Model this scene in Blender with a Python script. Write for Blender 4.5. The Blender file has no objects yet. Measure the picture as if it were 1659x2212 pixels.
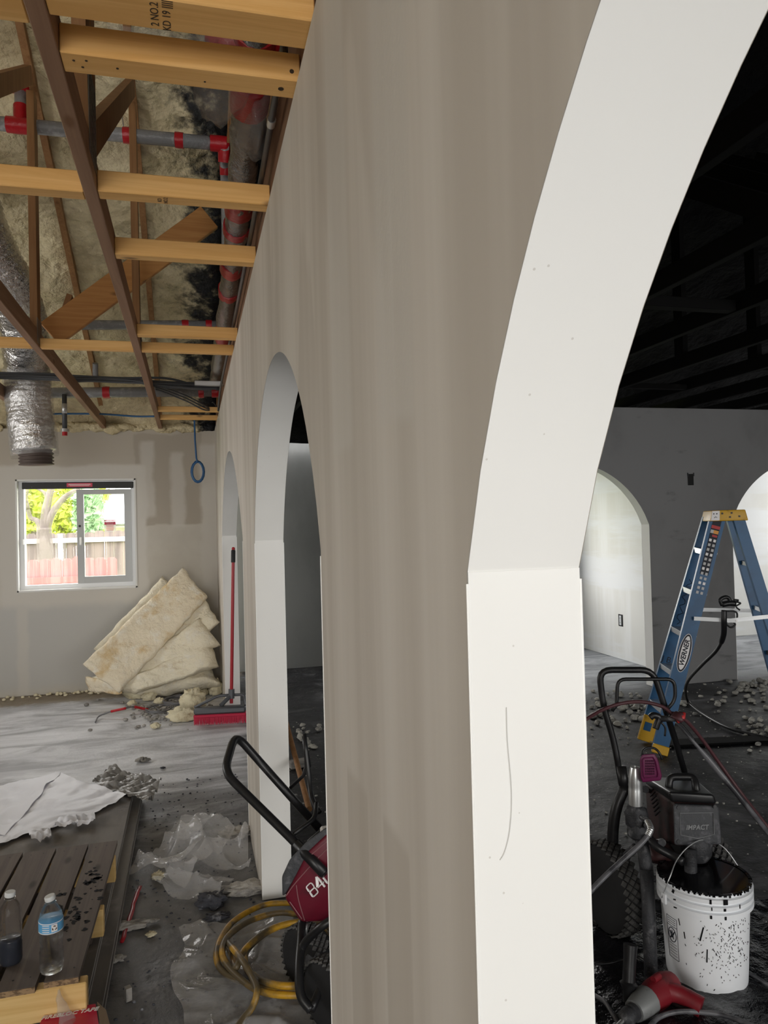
import bpy, math, random
from mathutils import Vector, Matrix, noise as mnoise
# ------------------------------------------------------------------ camera, sky, lights, exposure
SC = bpy.context.scene
COL = SC.collection
V = Vector
IW, IH, FPX = 1659, 2212, 1617.55           # frame and focal length in pixels
EYE = V((0, 0, 1.46))
PITCH, YAW, ROLL = .0190, .2532, -.0258
FWD = V((math.sin(YAW)*math.cos(PITCH), math.cos(YAW)*math.cos(PITCH), math.sin(PITCH)))
_r = V((math.cos(YAW), -math.sin(YAW), 0)); _u = _r.cross(FWD)
RGT = _r*math.cos(ROLL) + _u*math.sin(ROLL)
UPV = -_r*math.sin(ROLL) + _u*math.cos(ROLL)
cam = bpy.data.objects.new('camera', bpy.data.cameras.new('camera')); COL.objects.link(cam)
cam.data.sensor_fit = 'VERTICAL'; cam.data.sensor_height = 36; cam.data.lens = 36*FPX/IH
cam.data.clip_start = .02; cam.data.clip_end = 200
m = Matrix((RGT, UPV, -FWD)).transposed().to_4x4(); m.translation = EYE
cam.matrix_world = m
SC.camera = cam

SC.view_settings.view_transform = 'Standard'
SC.view_settings.look = 'None'
SC.view_settings.gamma = 1
SC.view_settings.use_curve_mapping = False
SC.view_settings.exposure = -0.17

world = bpy.data.worlds.new('overcast_sky'); SC.world = world; world.use_nodes = True
bg = world.node_tree.nodes['Background']; bg.inputs[0].default_value = (1, .985, .955, 1); bg.inputs[1].default_value = 8.5

def area(name, loc, direction, sx, sy, power, color=(1, 1, 1)):
    l = bpy.data.lights.new(name, 'AREA'); l.shape = 'RECTANGLE'; l.size = sx; l.size_y = sy
    l.energy = power; l.color = color
    o = bpy.data.objects.new(name, l); COL.objects.link(o); o.location = loc
    o.rotation_euler = V(direction).to_track_quat('-Z', 'Y').to_euler()
    return o
# overcast daylight: portals guide the sky's light through openings in the outer walls
def portal(name, loc, direction, sx, sy):
    o = area(name, loc, direction, sx, sy, 1); o.data.cycles.is_portal = True
portal('portal_near_opening', (-1.5, -3.3, 1.4), (0, 1, 0), 2.8, 2.1)
portal('portal_left_window', (-3.5, 4.6, 1.5), (1, 0, 0), 1.6, 1.2)
portal('portal_added_near_right', (3.6, -3.3, 1.45), (0, 1, 0), 3.6, 1.9)  # unseen opening, added to brighten the dark room
portal('portal_hall_window', (3.15, 7.95, 1.475), (0, -1, 0), 1.5, 1.45)
portal('portal_side_window', (8.3, 6.9, 1.475), (-1, 0, 0), 1.6, 1.45)
portal('portal_far_window', (-1.02, 7.7, 1.457), (0, -1, 0), 1.02, 1.0)

# ------------------------------------------------------------------ helpers
R90 = math.pi/2
def ray(u, v): return FWD + RGT*((u-IW/2)/FPX) - UPV*((v-IH/2)/FPX)
def on_x(u, v, x): r = ray(u, v); return EYE + r*(x/r.x)            # a pixel's point on a known plane of the building
def on_y(u, v, y): r = ray(u, v); return EYE + r*(y/r.y)
def on_z(u, v, z=0): r = ray(u, v); return EYE + r*((z-EYE.z)/r.z)
def at(u, v, d): return EYE + ray(u, v)*d                           # at a measured distance

ORG = {}
def tag(o, label=None, cat=None, group=None, kind=None):
    if label: o['label'] = label
    if cat: o['category'] = cat
    if group: o['group'] = group
    if kind: o['kind'] = kind
    return o
def thing(name, loc, label, cat, group=None):
    o = bpy.data.objects.new(name, None); COL.objects.link(o); o.location = loc; o.empty_display_size = .1
    ORG[o.name] = V(loc)
    return tag(o, label, cat, group)

class MB:
    def __init__(s): s.v = []; s.f = []
    def add(s, vs, fs):
        b = len(s.v); s.v += [V(p) for p in vs]; s.f += [[b+i for i in f] for f in fs]
        return s
    def box(s, c, d, rot=None, bev=0):
        c = V(c); x, y, z = d[0]/2, d[1]/2, d[2]/2
        R = rot if rot is not None else Matrix.Identity(3)
        if bev <= 0:
            vs = [c + R @ V((i*x, j*y, k*z)) for i in (-1, 1) for j in (-1, 1) for k in (-1, 1)]
            s.add(vs, [(0, 1, 3, 2), (4, 6, 7, 5), (0, 4, 5, 1), (2, 3, 7, 6), (0, 2, 6, 4), (1, 5, 7, 3)])
        else:
            b = min(bev, .49*min(d)); xs = []
            idx = {}
            vs = []
            for i in (-1, 1):
                for j in (-1, 1):
                    for k in (-1, 1):
                        for a in range(3):
                            p = [i*(x-b), j*(y-b), k*(z-b)]
                            p[a] = (i*x, j*y, k*z)[a]
                            idx[i, j, k, a] = len(vs); vs.append(c + R @ V(p))
            fs = []
            for a in range(3):
                o = [q for q in range(3) if q != a]
                for sg in (-1, 1):
                    q = []
                    for p0, p1 in ((-1, -1), (1, -1), (1, 1), (-1, 1)):
                        t = [0, 0, 0]; t[a] = sg; t[o[0]] = p0; t[o[1]] = p1
                        q.append(idx[t[0], t[1], t[2], a])
                    fs.append(q)
            for a in range(3):          # edges along axis a
                o = [q for q in range(3) if q != a]
                for p0 in (-1, 1):
                    for p1 in (-1, 1):
                        t = [0, 0, 0]; t[o[0]] = p0; t[o[1]] = p1
                        t[a] = -1; A = idx[t[0], t[1], t[2], o[0]]; D = idx[t[0], t[1], t[2], o[1]]
                        t[a] = 1; B = idx[t[0], t[1], t[2], o[0]]; C = idx[t[0], t[1], t[2], o[1]]
                        fs.append((A, B, C, D))
            for i in (-1, 1):
                for j in (-1, 1):
                    for k in (-1, 1): fs.append((idx[i, j, k, 0], idx[i, j, k, 1], idx[i, j, k, 2]))
            s.add(vs, fs)
        return s
    def beam(s, a, b, w, h, up=(0, 0, 1), bev=0):
        a = V(a); b = V(b); d = b-a; L = d.length; d = d.normalized()
        x = d.cross(V(up))
        if x.length < 1e-4: x = d.cross(V((1, 0, 0)))
        x.normalize(); z = x.cross(d)
        R = Matrix((x, d, z)).transposed()
        return s.box((a+b)/2, (w, L, h), R, bev)
    def tube(s, pts, r, n=10, closed=False, caps=True, flat=1.0):
        pts = [V(p) for p in pts]; N = len(pts)
        rs = r if isinstance(r, (list, tuple)) else [r]*N
        T = []
        for i in range(N):
            a = pts[(i-1) % N] if closed or i > 0 else pts[i]
            b = pts[(i+1) % N] if closed or i < N-1 else pts[i]
            t = b-a
            T.append(t.normalized() if t.length > 1e-9 else V((0, 0, 1)))
        u = T[0].cross(V((0, 0, 1)))
        if u.length < .05: u = T[0].cross(V((1, 0, 0)))
        u.normalize(); base = len(s.v)
        for i in range(N):
            u = u - T[i]*u.dot(T[i])
            u = u.normalized() if u.length > 1e-6 else T[i].orthogonal().normalized()
            w = T[i].cross(u)
            for k in range(n):
                an = 2*math.pi*k/n
                s.v.append(pts[i] + (u*math.cos(an) + w*math.sin(an)*flat)*rs[i])
        for i in range(N if closed else N-1):
            j = (i+1) % N
            for k in range(n):
                l = (k+1) % n
                s.f.append([base+i*n+k, base+i*n+l, base+j*n+l, base+j*n+k])
        if caps and not closed:
            s.f.append([base+k for k in range(n)][::-1]); s.f.append([base+(N-1)*n+k for k in range(n)])
        return s
    def cyl(s, a, b, r, n=14, r2=None): return s.tube([a, b], [r, r if r2 is None else r2], n)
    def lathe(s, prof, o=(0, 0, 0), ax=(0, 0, 1), n=20, wob=None):
        o = V(o); ax = V(ax).normalized()
        u = ax.orthogonal().normalized(); w = ax.cross(u); base = len(s.v)
        for r, z in prof:
            for k in range(n):
                an = 2*math.pi*k/n
                s.v.append(o + ax*z + (u*math.cos(an) + w*math.sin(an))*r)
        for i in range(len(prof)-1):
            for k in range(n):
                l = (k+1) % n
                s.f.append([base+i*n+k, base+i*n+l, base+(i+1)*n+l, base+(i+1)*n+k])
        if prof[0][0] > 1e-5: s.f.append([base+k for k in range(n)][::-1])
        if prof[-1][0] > 1e-5: s.f.append([base+(len(prof)-1)*n+k for k in range(n)])
        return s
    def grid(s, fn, nu, nv):
        base = len(s.v)
        for j in range(nv+1):
            for i in range(nu+1): s.v.append(V(fn(i/nu, j/nv)))
        for j in range(nv):
            for i in range(nu):
                a = base + j*(nu+1)+i
                s.f.append([a, a+1, a+nu+2, a+nu+1])
        return s
    def prism(s, poly, off):                     # a planar outline given thickness
        n = len(poly); off = V(off); b = len(s.v)
        s.v += [V(p) for p in poly] + [V(p)+off for p in poly]
        s.f.append([b+i for i in range(n)][::-1]); s.f.append([b+n+i for i in range(n)])
        for i in range(n):
            j = (i+1) % n; s.f.append([b+i, b+j, b+n+j, b+n+i])
        return s
    def blob(s, c, d, seed=0, amp=.25, sc=1.0, n=10, flatten=True):
        c = V(c); b = len(s.v); rnd = V((seed*3.7, seed*1.3, seed*7.1))
        for j in range(n+1):
            th = math.pi*j/n
            for i in range(2*n):
                ph = math.pi*i/n
                p = V((math.sin(th)*math.cos(ph), math.sin(th)*math.sin(ph), math.cos(th)))
                k = 1 + amp*(mnoise.noise(p*1.3*sc+rnd) + .7*mnoise.noise(p*2.9*sc+rnd) + .5*mnoise.noise(p*6.3*sc+rnd))
                q = V((p.x*d[0]/2*k, p.y*d[1]/2*k, p.z*d[2]/2*k))
                if flatten: q.z = max(q.z, -d[2]*.36)
                s.v.append(c+q)
        for j in range(n):
            for i in range(2*n):
                k = (i+1) % (2*n)
                s.f.append([b+j*2*n+i, b+(j+1)*2*n+i, b+(j+1)*2*n+k, b+j*2*n+k])
        return s
    def jitter(s, amp, sc, seed=0, oct=3):
        for p in s.v:
            q = p*sc + V((seed*5.1, seed*2.7, seed*9.3)); d = V((0, 0, 0)); a = 1; f = 1
            for _ in range(oct):
                d += mnoise.noise_vector(q*f)*a; a *= .5; f *= 2.1
            p += d*amp
        return s
    def build(s, name, mt, parent=None, smooth=False, origin=None, bevel=0):
        if parent is not None: og = ORG[parent.name]
        elif origin is not None: og = V(origin)
        else:
            xs = [p.x for p in s.v]; ys = [p.y for p in s.v]; zs = [p.z for p in s.v]
            og = V(((min(xs)+max(xs))/2, (min(ys)+max(ys))/2, min(zs)))
        me = bpy.data.meshes.new(name)
        me.from_pydata([p-og for p in s.v], [], s.f)
        me.validate(); me.update()
        import bmesh
        bm = bmesh.new(); bm.from_mesh(me)
        if smooth: bmesh.ops.remove_doubles(bm, verts=bm.verts[:], dist=1e-5)
        bmesh.ops.recalc_face_normals(bm, faces=bm.faces[:])
        if bevel: bmesh.ops.bevel(bm, geom=bm.edges[:], offset=bevel, segments=3, affect='EDGES', profile=.5)
        bm.to_mesh(me); bm.free()
        if smooth:
            me.polygons.foreach_set('use_smooth', [True]*len(me.polygons))
            if smooth is not True: me.set_sharp_from_angle(angle=math.radians(smooth))
        me.materials.append(mt)
        o = bpy.data.objects.new(name, me); COL.objects.link(o)
        if parent is None: o.location = og
        else: o.parent = parent
        ORG[o.name] = og
        return o
def copy_thing(o, loc, rotz=0, scale=1):
    c = o.copy(); COL.objects.link(c); c.location = loc; c.rotation_euler = (0, 0, rotz); c.scale = (scale,)*3
    for ch in o.children:
        k = ch.copy(); COL.objects.link(k); k.parent = c
        for g in ch.children:
            q = g.copy(); COL.objects.link(q); q.parent = k
    return c
def spline(pts, sub=8, closed=False):             # Catmull-Rom through the points
    pts = [V(p) for p in pts]; N = len(pts); out = []
    rng = N if closed else N-1
    for i in range(rng):
        p1, p2 = pts[i], pts[(i+1) % N]
        p0 = pts[(i-1) % N] if closed or i > 0 else p1*2-p2
        p3 = pts[(i+2) % N] if closed or i+2 < N else p2*2-p1
        for k in range(sub):
            t = k/sub
            out.append(.5*((2*p1) + (p2-p0)*t + (2*p0-5*p1+4*p2-p3)*t*t + (3*p1-p0-3*p2+p3)*t**3))
    if not closed: out.append(pts[-1])
    return out
def fillet(pts, r, n=5, closed=False):            # polyline with rounded corners
    pts = [V(p) for p in pts]; N = len(pts); out = []
    for i in range(N):
        if not closed and i in (0, N-1): out.append(pts[i]); continue
        a, b, c = pts[(i-1) % N], pts[i], pts[(i+1) % N]
        l = min(r, (a-b).length*.45, (c-b).length*.45)
        p, q = b+(a-b).normalized()*l, b+(c-b).normalized()*l
        for k in range(n+1):
            t = k/n; out.append(p*(1-t)**2 + b*2*t*(1-t) + q*t*t)
    return out
def text(name, body, mt, parent, o, xdir, ydir, size, shear=0, bold=0, align='CENTER', ext=.0004):
    c = bpy.data.curves.new(name, 'FONT'); c.body = body; c.size = size; c.shear = shear; c.offset = bold
    c.align_x = align; c.align_y = 'CENTER'; c.extrude = ext; c.resolution_u = 3
    tmp = bpy.data.objects.new('lettering', c); COL.objects.link(tmp); c.materials.append(mt)
    dg = bpy.context.evaluated_depsgraph_get(); me = bpy.data.meshes.new_from_object(tmp.evaluated_get(dg))
    bpy.data.objects.remove(tmp); bpy.data.curves.remove(c); me.name = name
    ob = bpy.data.objects.new(name, me); COL.objects.link(ob)
    x = V(xdir).normalized(); z = x.cross(V(ydir)).normalized(); y = z.cross(x)
    mm = Matrix((x, y, z)).transposed().to_4x4()
    if parent is not None:
        ob.parent = parent; mm.translation = V(o)-ORG[parent.name]
    else: mm.translation = V(o)
    ob.matrix_local = mm
    ORG[ob.name] = V(o)
    return ob

# ------------------------------------------------------------------ materials
class G:
    def __init__(s, name):
        s.m = bpy.data.materials.new(name); s.m.use_nodes = True; s.t = s.m.node_tree; s.n = s.t.nodes; s.l = s.t.links
        s.b = s.n['Principled BSDF']; s.p = s.n.new('ShaderNodeNewGeometry').outputs['Position']
        s.xyz = None
    def put(s, sock, val):
        if hasattr(val, 'is_linked') or hasattr(val, 'links'): s.l.new(val, sock)
        elif isinstance(val, (tuple, list)) and len(val) == 3 and sock.type == 'RGBA': sock.default_value = (*val, 1)
        else: sock.default_value = val
    def sep(s):
        if s.xyz is None:
            q = s.n.new('ShaderNodeSeparateXYZ'); s.put(q.inputs[0], s.p); s.xyz = q.outputs
        return s.xyz
    def vec(s, st=(1, 1, 1), src=None):
        q = s.n.new('ShaderNodeMapping'); s.put(q.inputs['Vector'], src or s.p); q.inputs['Scale'].default_value = st
        return q.outputs[0]
    def noise(s, sc, det=5, rough=.55, st=(1, 1, 1), dist=0):
        q = s.n.new('ShaderNodeTexNoise'); s.put(q.inputs['Vector'], s.vec(st)); q.inputs['Scale'].default_value = sc
        q.inputs['Detail'].default_value = det; q.inputs['Roughness'].default_value = rough; q.inputs['Distortion'].default_value = dist
        return q.outputs[0]
    def voro(s, sc, st=(1, 1, 1), out='Distance', feat='F1', rnd=1):
        q = s.n.new('ShaderNodeTexVoronoi'); q.feature = feat; s.put(q.inputs['Vector'], s.vec(st)); q.inputs['Scale'].default_value = sc
        q.inputs['Randomness'].default_value = rnd
        return q.outputs[out]
    def math(s, op, a, b=0.0):
        q = s.n.new('ShaderNodeMath'); q.operation = op; s.put(q.inputs[0], a); s.put(q.inputs[1], b)
        return q.outputs[0]
    def ramp(s, f, lo, hi, a=0.0, b=1.0):
        q = s.n.new('ShaderNodeMapRange'); q.interpolation_type = 'SMOOTHSTEP'
        s.put(q.inputs['Value'], f); q.inputs['From Min'].default_value = min(lo, hi); q.inputs['From Max'].default_value = max(lo, hi)
        q.inputs['To Min'].default_value = a if lo < hi else b; q.inputs['To Max'].default_value = b if lo < hi else a
        return q.outputs['Result']
    def mix(s, f, a, b):
        q = s.n.new('ShaderNodeMix'); q.data_type = 'RGBA'; q.clamp_factor = True
        s.put(q.inputs[0], f); s.put(q.inputs[6], a); s.put(q.inputs[7], b)
        return q.outputs[2]
    def boxmask(s, c, lo, hi, soft, wob=None):     # 1 inside lo..hi of coordinate output c
        x = s.sep()[c]
        if wob is not None: x = s.math('ADD', x, wob)
        return s.math('MULTIPLY', s.ramp(x, lo-soft, lo+soft), s.ramp(x, hi+soft, hi-soft))
    def bump(s, h, strength=.3, dist=.01):
        q = s.n.new('ShaderNodeBump'); q.inputs['Strength'].default_value = strength; q.inputs['Distance'].default_value = dist
        s.put(q.inputs['Height'], h); s.l.new(q.outputs[0], s.b.inputs['Normal'])
    def done(s, col, rough=.6, metal=0, spec=.5, alpha=1, coat=0, trans=0, ior=1.45):
        b = s.b.inputs; s.put(b['Base Color'], col); s.put(b['Roughness'], rough); s.put(b['Metallic'], metal)
        b['Specular IOR Level'].default_value = spec; s.put(b['Alpha'], alpha); b['Coat Weight'].default_value = coat
        b['Transmission Weight'].default_value = trans; b['IOR'].default_value = ior
        return s.m
def mat(name, col, rough=.6, metal=0, layers=(), bump=None, **k):
    g = G(name); c = col
    for lc, sc, st, lo, hi in layers: c = g.mix(g.ramp(g.noise(sc, 6, .6, st), lo, hi), c, lc)
    if bump: g.bump(g.noise(bump[0], 5, .6, bump[2] if len(bump) > 2 else (1, 1, 1)), bump[1], bump[3] if len(bump) > 3 else .01)
    return g.done(c, rough, metal, **k)
def wood(name, c1, c2, axis, rough=.62, dark=(.16, .07, .025)):
    st = [28, 28, 28]; st[axis] = 1.2; st2 = [6, 6, 6]; st2[axis] = .8
    g = G(name)
    c = g.mix(g.ramp(g.noise(1, 6, .6, st, 1.2), .3, .7), c1, c2)
    c = g.mix(g.ramp(g.noise(1, 3, .5, st2), .35, .75, 0, .55), c, c2)
    kn = [9, 9, 9]; kn[axis] = 3.5
    c = g.mix(g.ramp(g.voro(1, kn), .16, .05, 0, .8), c, dark)
    g.bump(g.noise(1, 4, .6, st), .15, .004)
    return g.done(c, rough, spec=.35)
AX, AT = .2456, .1146                      # arcade wall: left face and thickness
ARC_R, SPRING, CROWN = .835, 1.415, 1.966
D_FAR, D_BACK, D_CROSS = 7.456, 7.86, 5.766
TOP = 2.44
def roof_z(y): return 2.50 + .42*(7.5-y) if y > 2.25 else 2.50 + .42*5.25 - .42*(2.25-y)

def mat_face():                            # primed drywall with long roller and trowel streaks
    g = G('primed_drywall')
    c = g.mix(g.ramp(g.noise(1.0, 4, .5, (1, 6.5, .28)), .34, .68), (.52, .475, .415), (.64, .595, .535))
    c = g.mix(g.math('MULTIPLY', g.ramp(g.noise(1, 3, .5, (1, 13, .35), .4), .55, .72), .55), c, (.63, .60, .55))
    c = g.mix(g.math('MULTIPLY', g.ramp(g.noise(1, 3, .5, (1, 3.1, .55), .3), .55, .60), .45), c, (.45, .405, .35))
    w = g.math('MULTIPLY', g.math('SUBTRACT', g.noise(3, 3, .5, (1, 1, .4)), .5), .06); w2 = g.math('MULTIPLY', w, .3)
    band = lambda y0, y1, z0, z1, s: g.math('MULTIPLY', g.boxmask('Y', y0, y1, s, w2), g.boxmask('Z', z0, z1, .012, w))
    for y0, y1 in ((1.09, 1.24), (.87, .995)): c = g.mix(g.math('MULTIPLY', band(y0, y1, -.2, 1.06, .006), .5), c, (.44, .395, .335))
    rough = g.noise(170, 3, .6, (1, 1, .5)); pale = None
    for y0, y1 in ((1.13, 1.29), (.80, .96)):
        b_ = band(y0, y1, 1.585, 2.6, .02); c = g.mix(g.math('MULTIPLY', b_, .55), c, (.61, .58, .53)); pale = b_ if pale is None else g.math('ADD', pale, b_)
    g.bump(g.math('ADD', g.math('MULTIPLY', g.noise(60, 4, .6, (1, 1, .35)), .3), g.math('MULTIPLY', rough, pale)), .14, .004)
    return g.done(c, .62, spec=.35)
def mat_far():                             # unpainted board with paler joint-compound patches
    g = G('patched_drywall'); w = g.math('MULTIPLY', g.math('SUBTRACT', g.noise(4, 3), .5), .09)
    bm = lambda x0, x1, z0, z1, s=.02: g.math('MULTIPLY', g.boxmask('X', x0, x1, s, w), g.boxmask('Z', z0, z1, s, w))
    base = g.mix(g.ramp(g.noise(2, 5, .6, (1, 1, 1)), .3, .7), (.50, .465, .405), (.57, .54, .48))
    c = g.mix(bm(-4, .3, 2.0, 2.5, .04), base, (.47, .425, .36))
    c = g.mix(bm(-.50, .115, 1.53, 2.40, .012), c, (.40, .355, .295))
    c = g.mix(bm(-1.68, -.40, .4, 2.10, .02), c, (.60, .57, .52))
    c = g.mix(bm(-4, .3, .05, .80, .05), c, (.50, .49, .465))
    for x0, x1, z0, z1 in ((-.45, -.33, 1.60, 2.32), (-.17, -.05, 1.50, 2.22), (.10, .3, .6, 2.3), (-1.55, -1.45, .0, .8), (-4, -1.75, 1.55, 2.1)):
        c = g.mix(g.math('MULTIPLY', bm(x0, x1, z0, z1, .025), .75), c, (.58, .55, .50))
    c = g.mix(g.ramp(g.voro(3.2), .018, .012), c, (.12, .10, .08))
    g.bump(g.noise(30, 4), .05, .004)
    return g.done(c, .7, spec=.3)
def mat_white(name, c1, c2):
    g = G(name)
    c = g.mix(g.ramp(g.noise(2.5, 4, .5, (1, 1, .3)), .35, .65), c1, c2)
    c = g.mix(g.ramp(g.voro(38), .05, .035, 0, .55), c, (.45, .42, .38))
    return g.done(c, .5, spec=.4)
def mat_floor():
    g = G('dusty_concrete'); X, Y, Z = g.sep()[0], g.sep()[1], g.sep()[2]
    n1 = g.noise(2.2, 8, .65, dist=.6); n2 = g.noise(1.4, 7, .62, (1, 3.2, 1), 1.2); n3 = g.noise(16, 6, .7)
    grey = g.mix(g.ramp(n1, .35, .68), (.085, .085, .09), (.235, .235, .24))
    grey = g.mix(g.ramp(n3, .5, .75, 0, .55), grey, (.27, .265, .26))
    white = g.mix(g.ramp(n2, .3, .66), (.34, .345, .365), (.70, .71, .745))
    far = g.ramp(g.math('ADD', g.math('ADD', Y, g.math('MULTIPLY', X, -.45)), g.math('MULTIPLY', g.math('SUBTRACT', n2, .5), 2.6)), 3.7, 5.2)
    left = g.mix(far, grey, white)
    left = g.mix(g.ramp(g.math('ADD', Y, g.math('MULTIPLY', n3, .3)), 7.12, 7.3), left, (.30, .25, .19))
    blk = g.mix(g.ramp(n3, .45, .75), (.005, .005, .0065), (.026, .026, .031))
    blk = g.mix(g.ramp(n1, .54, .66, 0, .7), blk, (.11, .11, .118))
    blk = g.mix(g.ramp(g.voro(26), .16, .08, 0, .5), blk, (.30, .29, .27))
    hall = g.mix(g.ramp(n2, .3, .7), (.19, .20, .215), (.44, .46, .49))
    b2 = g.mix(g.ramp(g.math('ADD', Y, g.math('MULTIPLY', n1, .6)), 5.75, 6.5), blk, hall)
    b2 = g.mix(g.ramp(X, 2.1, 1.5), b2, blk)
    c = g.mix(g.ramp(g.math('ADD', X, g.math('MULTIPLY', g.math('SUBTRACT', n1, .5), .5)), .26, .46), left, b2)
    g.bump(g.math('ADD', n3, g.math('MULTIPLY', n2, .7)), .5, .012)
    return g.done(c, g.ramp(n1, .3, .7, .38, .72), spec=.45)
def mat_foam():
    g = G('spray_foam'); X = g.sep()[0]; n = g.noise(9, 7, .65); n2 = g.noise(2.2, 5, .6)
    c = g.mix(g.ramp(n2, .3, .7), (.66, .55, .33), (.86, .75, .50))
    c = g.mix(g.ramp(n, .35, .7, 0, .55), c, (.42, .33, .18))
    k = g.math('ADD', X, g.math('ADD', g.math('MULTIPLY', g.math('SUBTRACT', n, .5), 1.0), g.math('MULTIPLY', g.math('SUBTRACT', n2, .5), .6)))
    c = g.mix(g.ramp(k, -.10, .20), c, (.012, .012, .014))
    c = g.mix(g.ramp(X, .18, .27), c, (.003, .003, .0035))
    g.bump(g.math('ADD', g.math('MULTIPLY', g.noise(24, 6, .6), .6), g.math('MULTIPLY', g.noise(7, 3, .5, dist=.2), 1.5)), .9, .06)
    g.put(g.b.inputs['Specular IOR Level'], 0.0); mm_ = g.done(c, g.ramp(X, .1, .3, .30, .9)); g.put(g.b.inputs['Specular IOR Level'], g.ramp(X, .1, .3, .5, .1)); return mm_
M = {}
M['face'] = mat_face(); M['far'] = mat_far(); M['jamb'] = mat_white('white_primer', (.74, .735, .71), (.78, .775, .755))
M['hallwhite'] = mat('mudded_white', (.78, .78, .745), .6, layers=[((.86, .87, .86), 1.0, (.6, 3.2, .25), .4, .6), ((.84, .86, .87), 1.1, (.3, .3, 3), .5, .62)])
M['cross'] = mat('grey_oversprayed', (.27, .27, .275), .6, layers=[((.20, .20, .203), 1.5, (1, 1, .8), .4, .7), ((.11, .11, .112), 2.5, (.8, 1, 2.2), .62, .78)])
M['darkwall'] = mat('dark_oversprayed', (.25, .255, .255), .6, layers=[((.19, .195, .195), 1.2, (1, 1, .5), .4, .7)])
M['floor'] = mat_floor(); M['foam'] = mat_foam()
M['bead'] = mat('metal_bead', (.90, .90, .88), .35)
M['shell'] = mat('plain_board', (.52, .49, .45), .7)

def struct(o): return tag(o, kind='structure')

def wall_strip(name, mt, p0, sdir, ndir, L, thick, top, arches, s0=0.0, n=40):
    """wall along sdir with arched openings (s_start, s_end); returns face mesh plus reveal pieces"""
    sdir, ndir = V(sdir), V(ndir); p0 = V(p0)
    br = [s0]
    def zbot(s):
        for a, b in arches:
            if a-1e-6 <= s <= b+1e-6:
                c = (a+b)/2; hw = (b-a)/2
                r = (hw*hw + .551**2)/(2*.551)
                return CROWN - r + math.sqrt(max(0, r*r-(s-c)**2))
        return 0
    segs = []; cur = s0
    for a, b in arches:
        if a > cur: segs.append((cur, a, False))
        aa = max(a, s0)
        for i in range(n): segs.append((aa+(b-aa)*i/n, aa+(b-aa)*(i+1)/n, True))
        cur = b
    segs.append((cur, L, False))
    w = MB()
    for side in (0, 1):
        o = ndir*(thick*side)
        for a, b, arch in segs:
            za, zb = (zbot(a), zbot(b)) if arch else (0, 0)
            q = [p0+sdir*a+V((0, 0, za))+o, p0+sdir*b+V((0, 0, zb))+o, p0+sdir*b+V((0, 0, top))+o, p0+sdir*a+V((0, 0, top))+o]
            w.add(q, [(0, 1, 2, 3)])
    for s in (s0, L):
        w.add([p0+sdir*s, p0+sdir*s+ndir*thick, p0+sdir*s+ndir*thick+V((0, 0, top)), p0+sdir*s+V((0, 0, top))], [(0, 1, 2, 3)])
    w.add([p0+sdir*s0+V((0, 0, top)), p0+sdir*L+V((0, 0, top)), p0+sdir*L+ndir*thick+V((0, 0, top)), p0+sdir*s0+ndir*thick+V((0, 0, top))], [(0, 1, 2, 3)])
    W = struct(w.build(name, mt))
    for a, b in arches:
        ar = MB()
        for i in range(n):
            sa, sb = a+(b-a)*i/n, a+(b-a)*(i+1)/n
            za, zb = zbot(sa), zbot(sb)
            qa, qb = p0+sdir*sa+V((0, 0, za)), p0+sdir*sb+V((0, 0, zb))
            k = V((0, 0, .012)); e_ = ndir*.0006
            ar.add([qa+e_, qb+e_, qb+ndir*thick-e_, qa+ndir*thick-e_, qa+k+e_, qb+k+e_, qb+ndir*thick+k-e_, qa+ndir*thick+k-e_],
                   [(0, 1, 2, 3), (4, 5, 6, 7), (0, 1, 5, 4), (3, 2, 6, 7)])
        ar.build('arch_soffit', M['jamb'], W, smooth=30)
        for s, sg in ((a, 1), (b, -1)):
            if s < s0: continue
            j = MB(); c = p0 + sdir*(s+sg*.0015-sg*.006) + ndir*thick/2 + V((0, 0, SPRING/2))
            tk = thick-.0012; dx = abs(sdir.x)*.012 + abs(ndir.x)*tk; dy = abs(sdir.y)*.012 + abs(ndir.y)*tk
            j.box(c, (dx, dy, SPRING+.001)); j.build('jamb_lining', M['jamb'], W)
            for e in (0, 1):
                bd = MB(); q = p0 + sdir*(s+sg*.001) + ndir*(thick*e + (.0004 if e else -.0004))
                bd.tube([q+V((0, 0, 0)), q+V((0, 0, SPRING-.01))], .0013, 6); bd.build('corner_bead', M['bead'], W)
    return W

# floor with fine relief
fl = MB()
fl.grid(lambda u, v: (-3.5+12*u, -3.4+11.5*v, .006*(mnoise.noise(V(((-3.5+12*u)*4, (-3.4+11.5*v)*4, 0)))-.6)), 150, 140)
struct(fl.build('floor', M['floor'], smooth=True))
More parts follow.
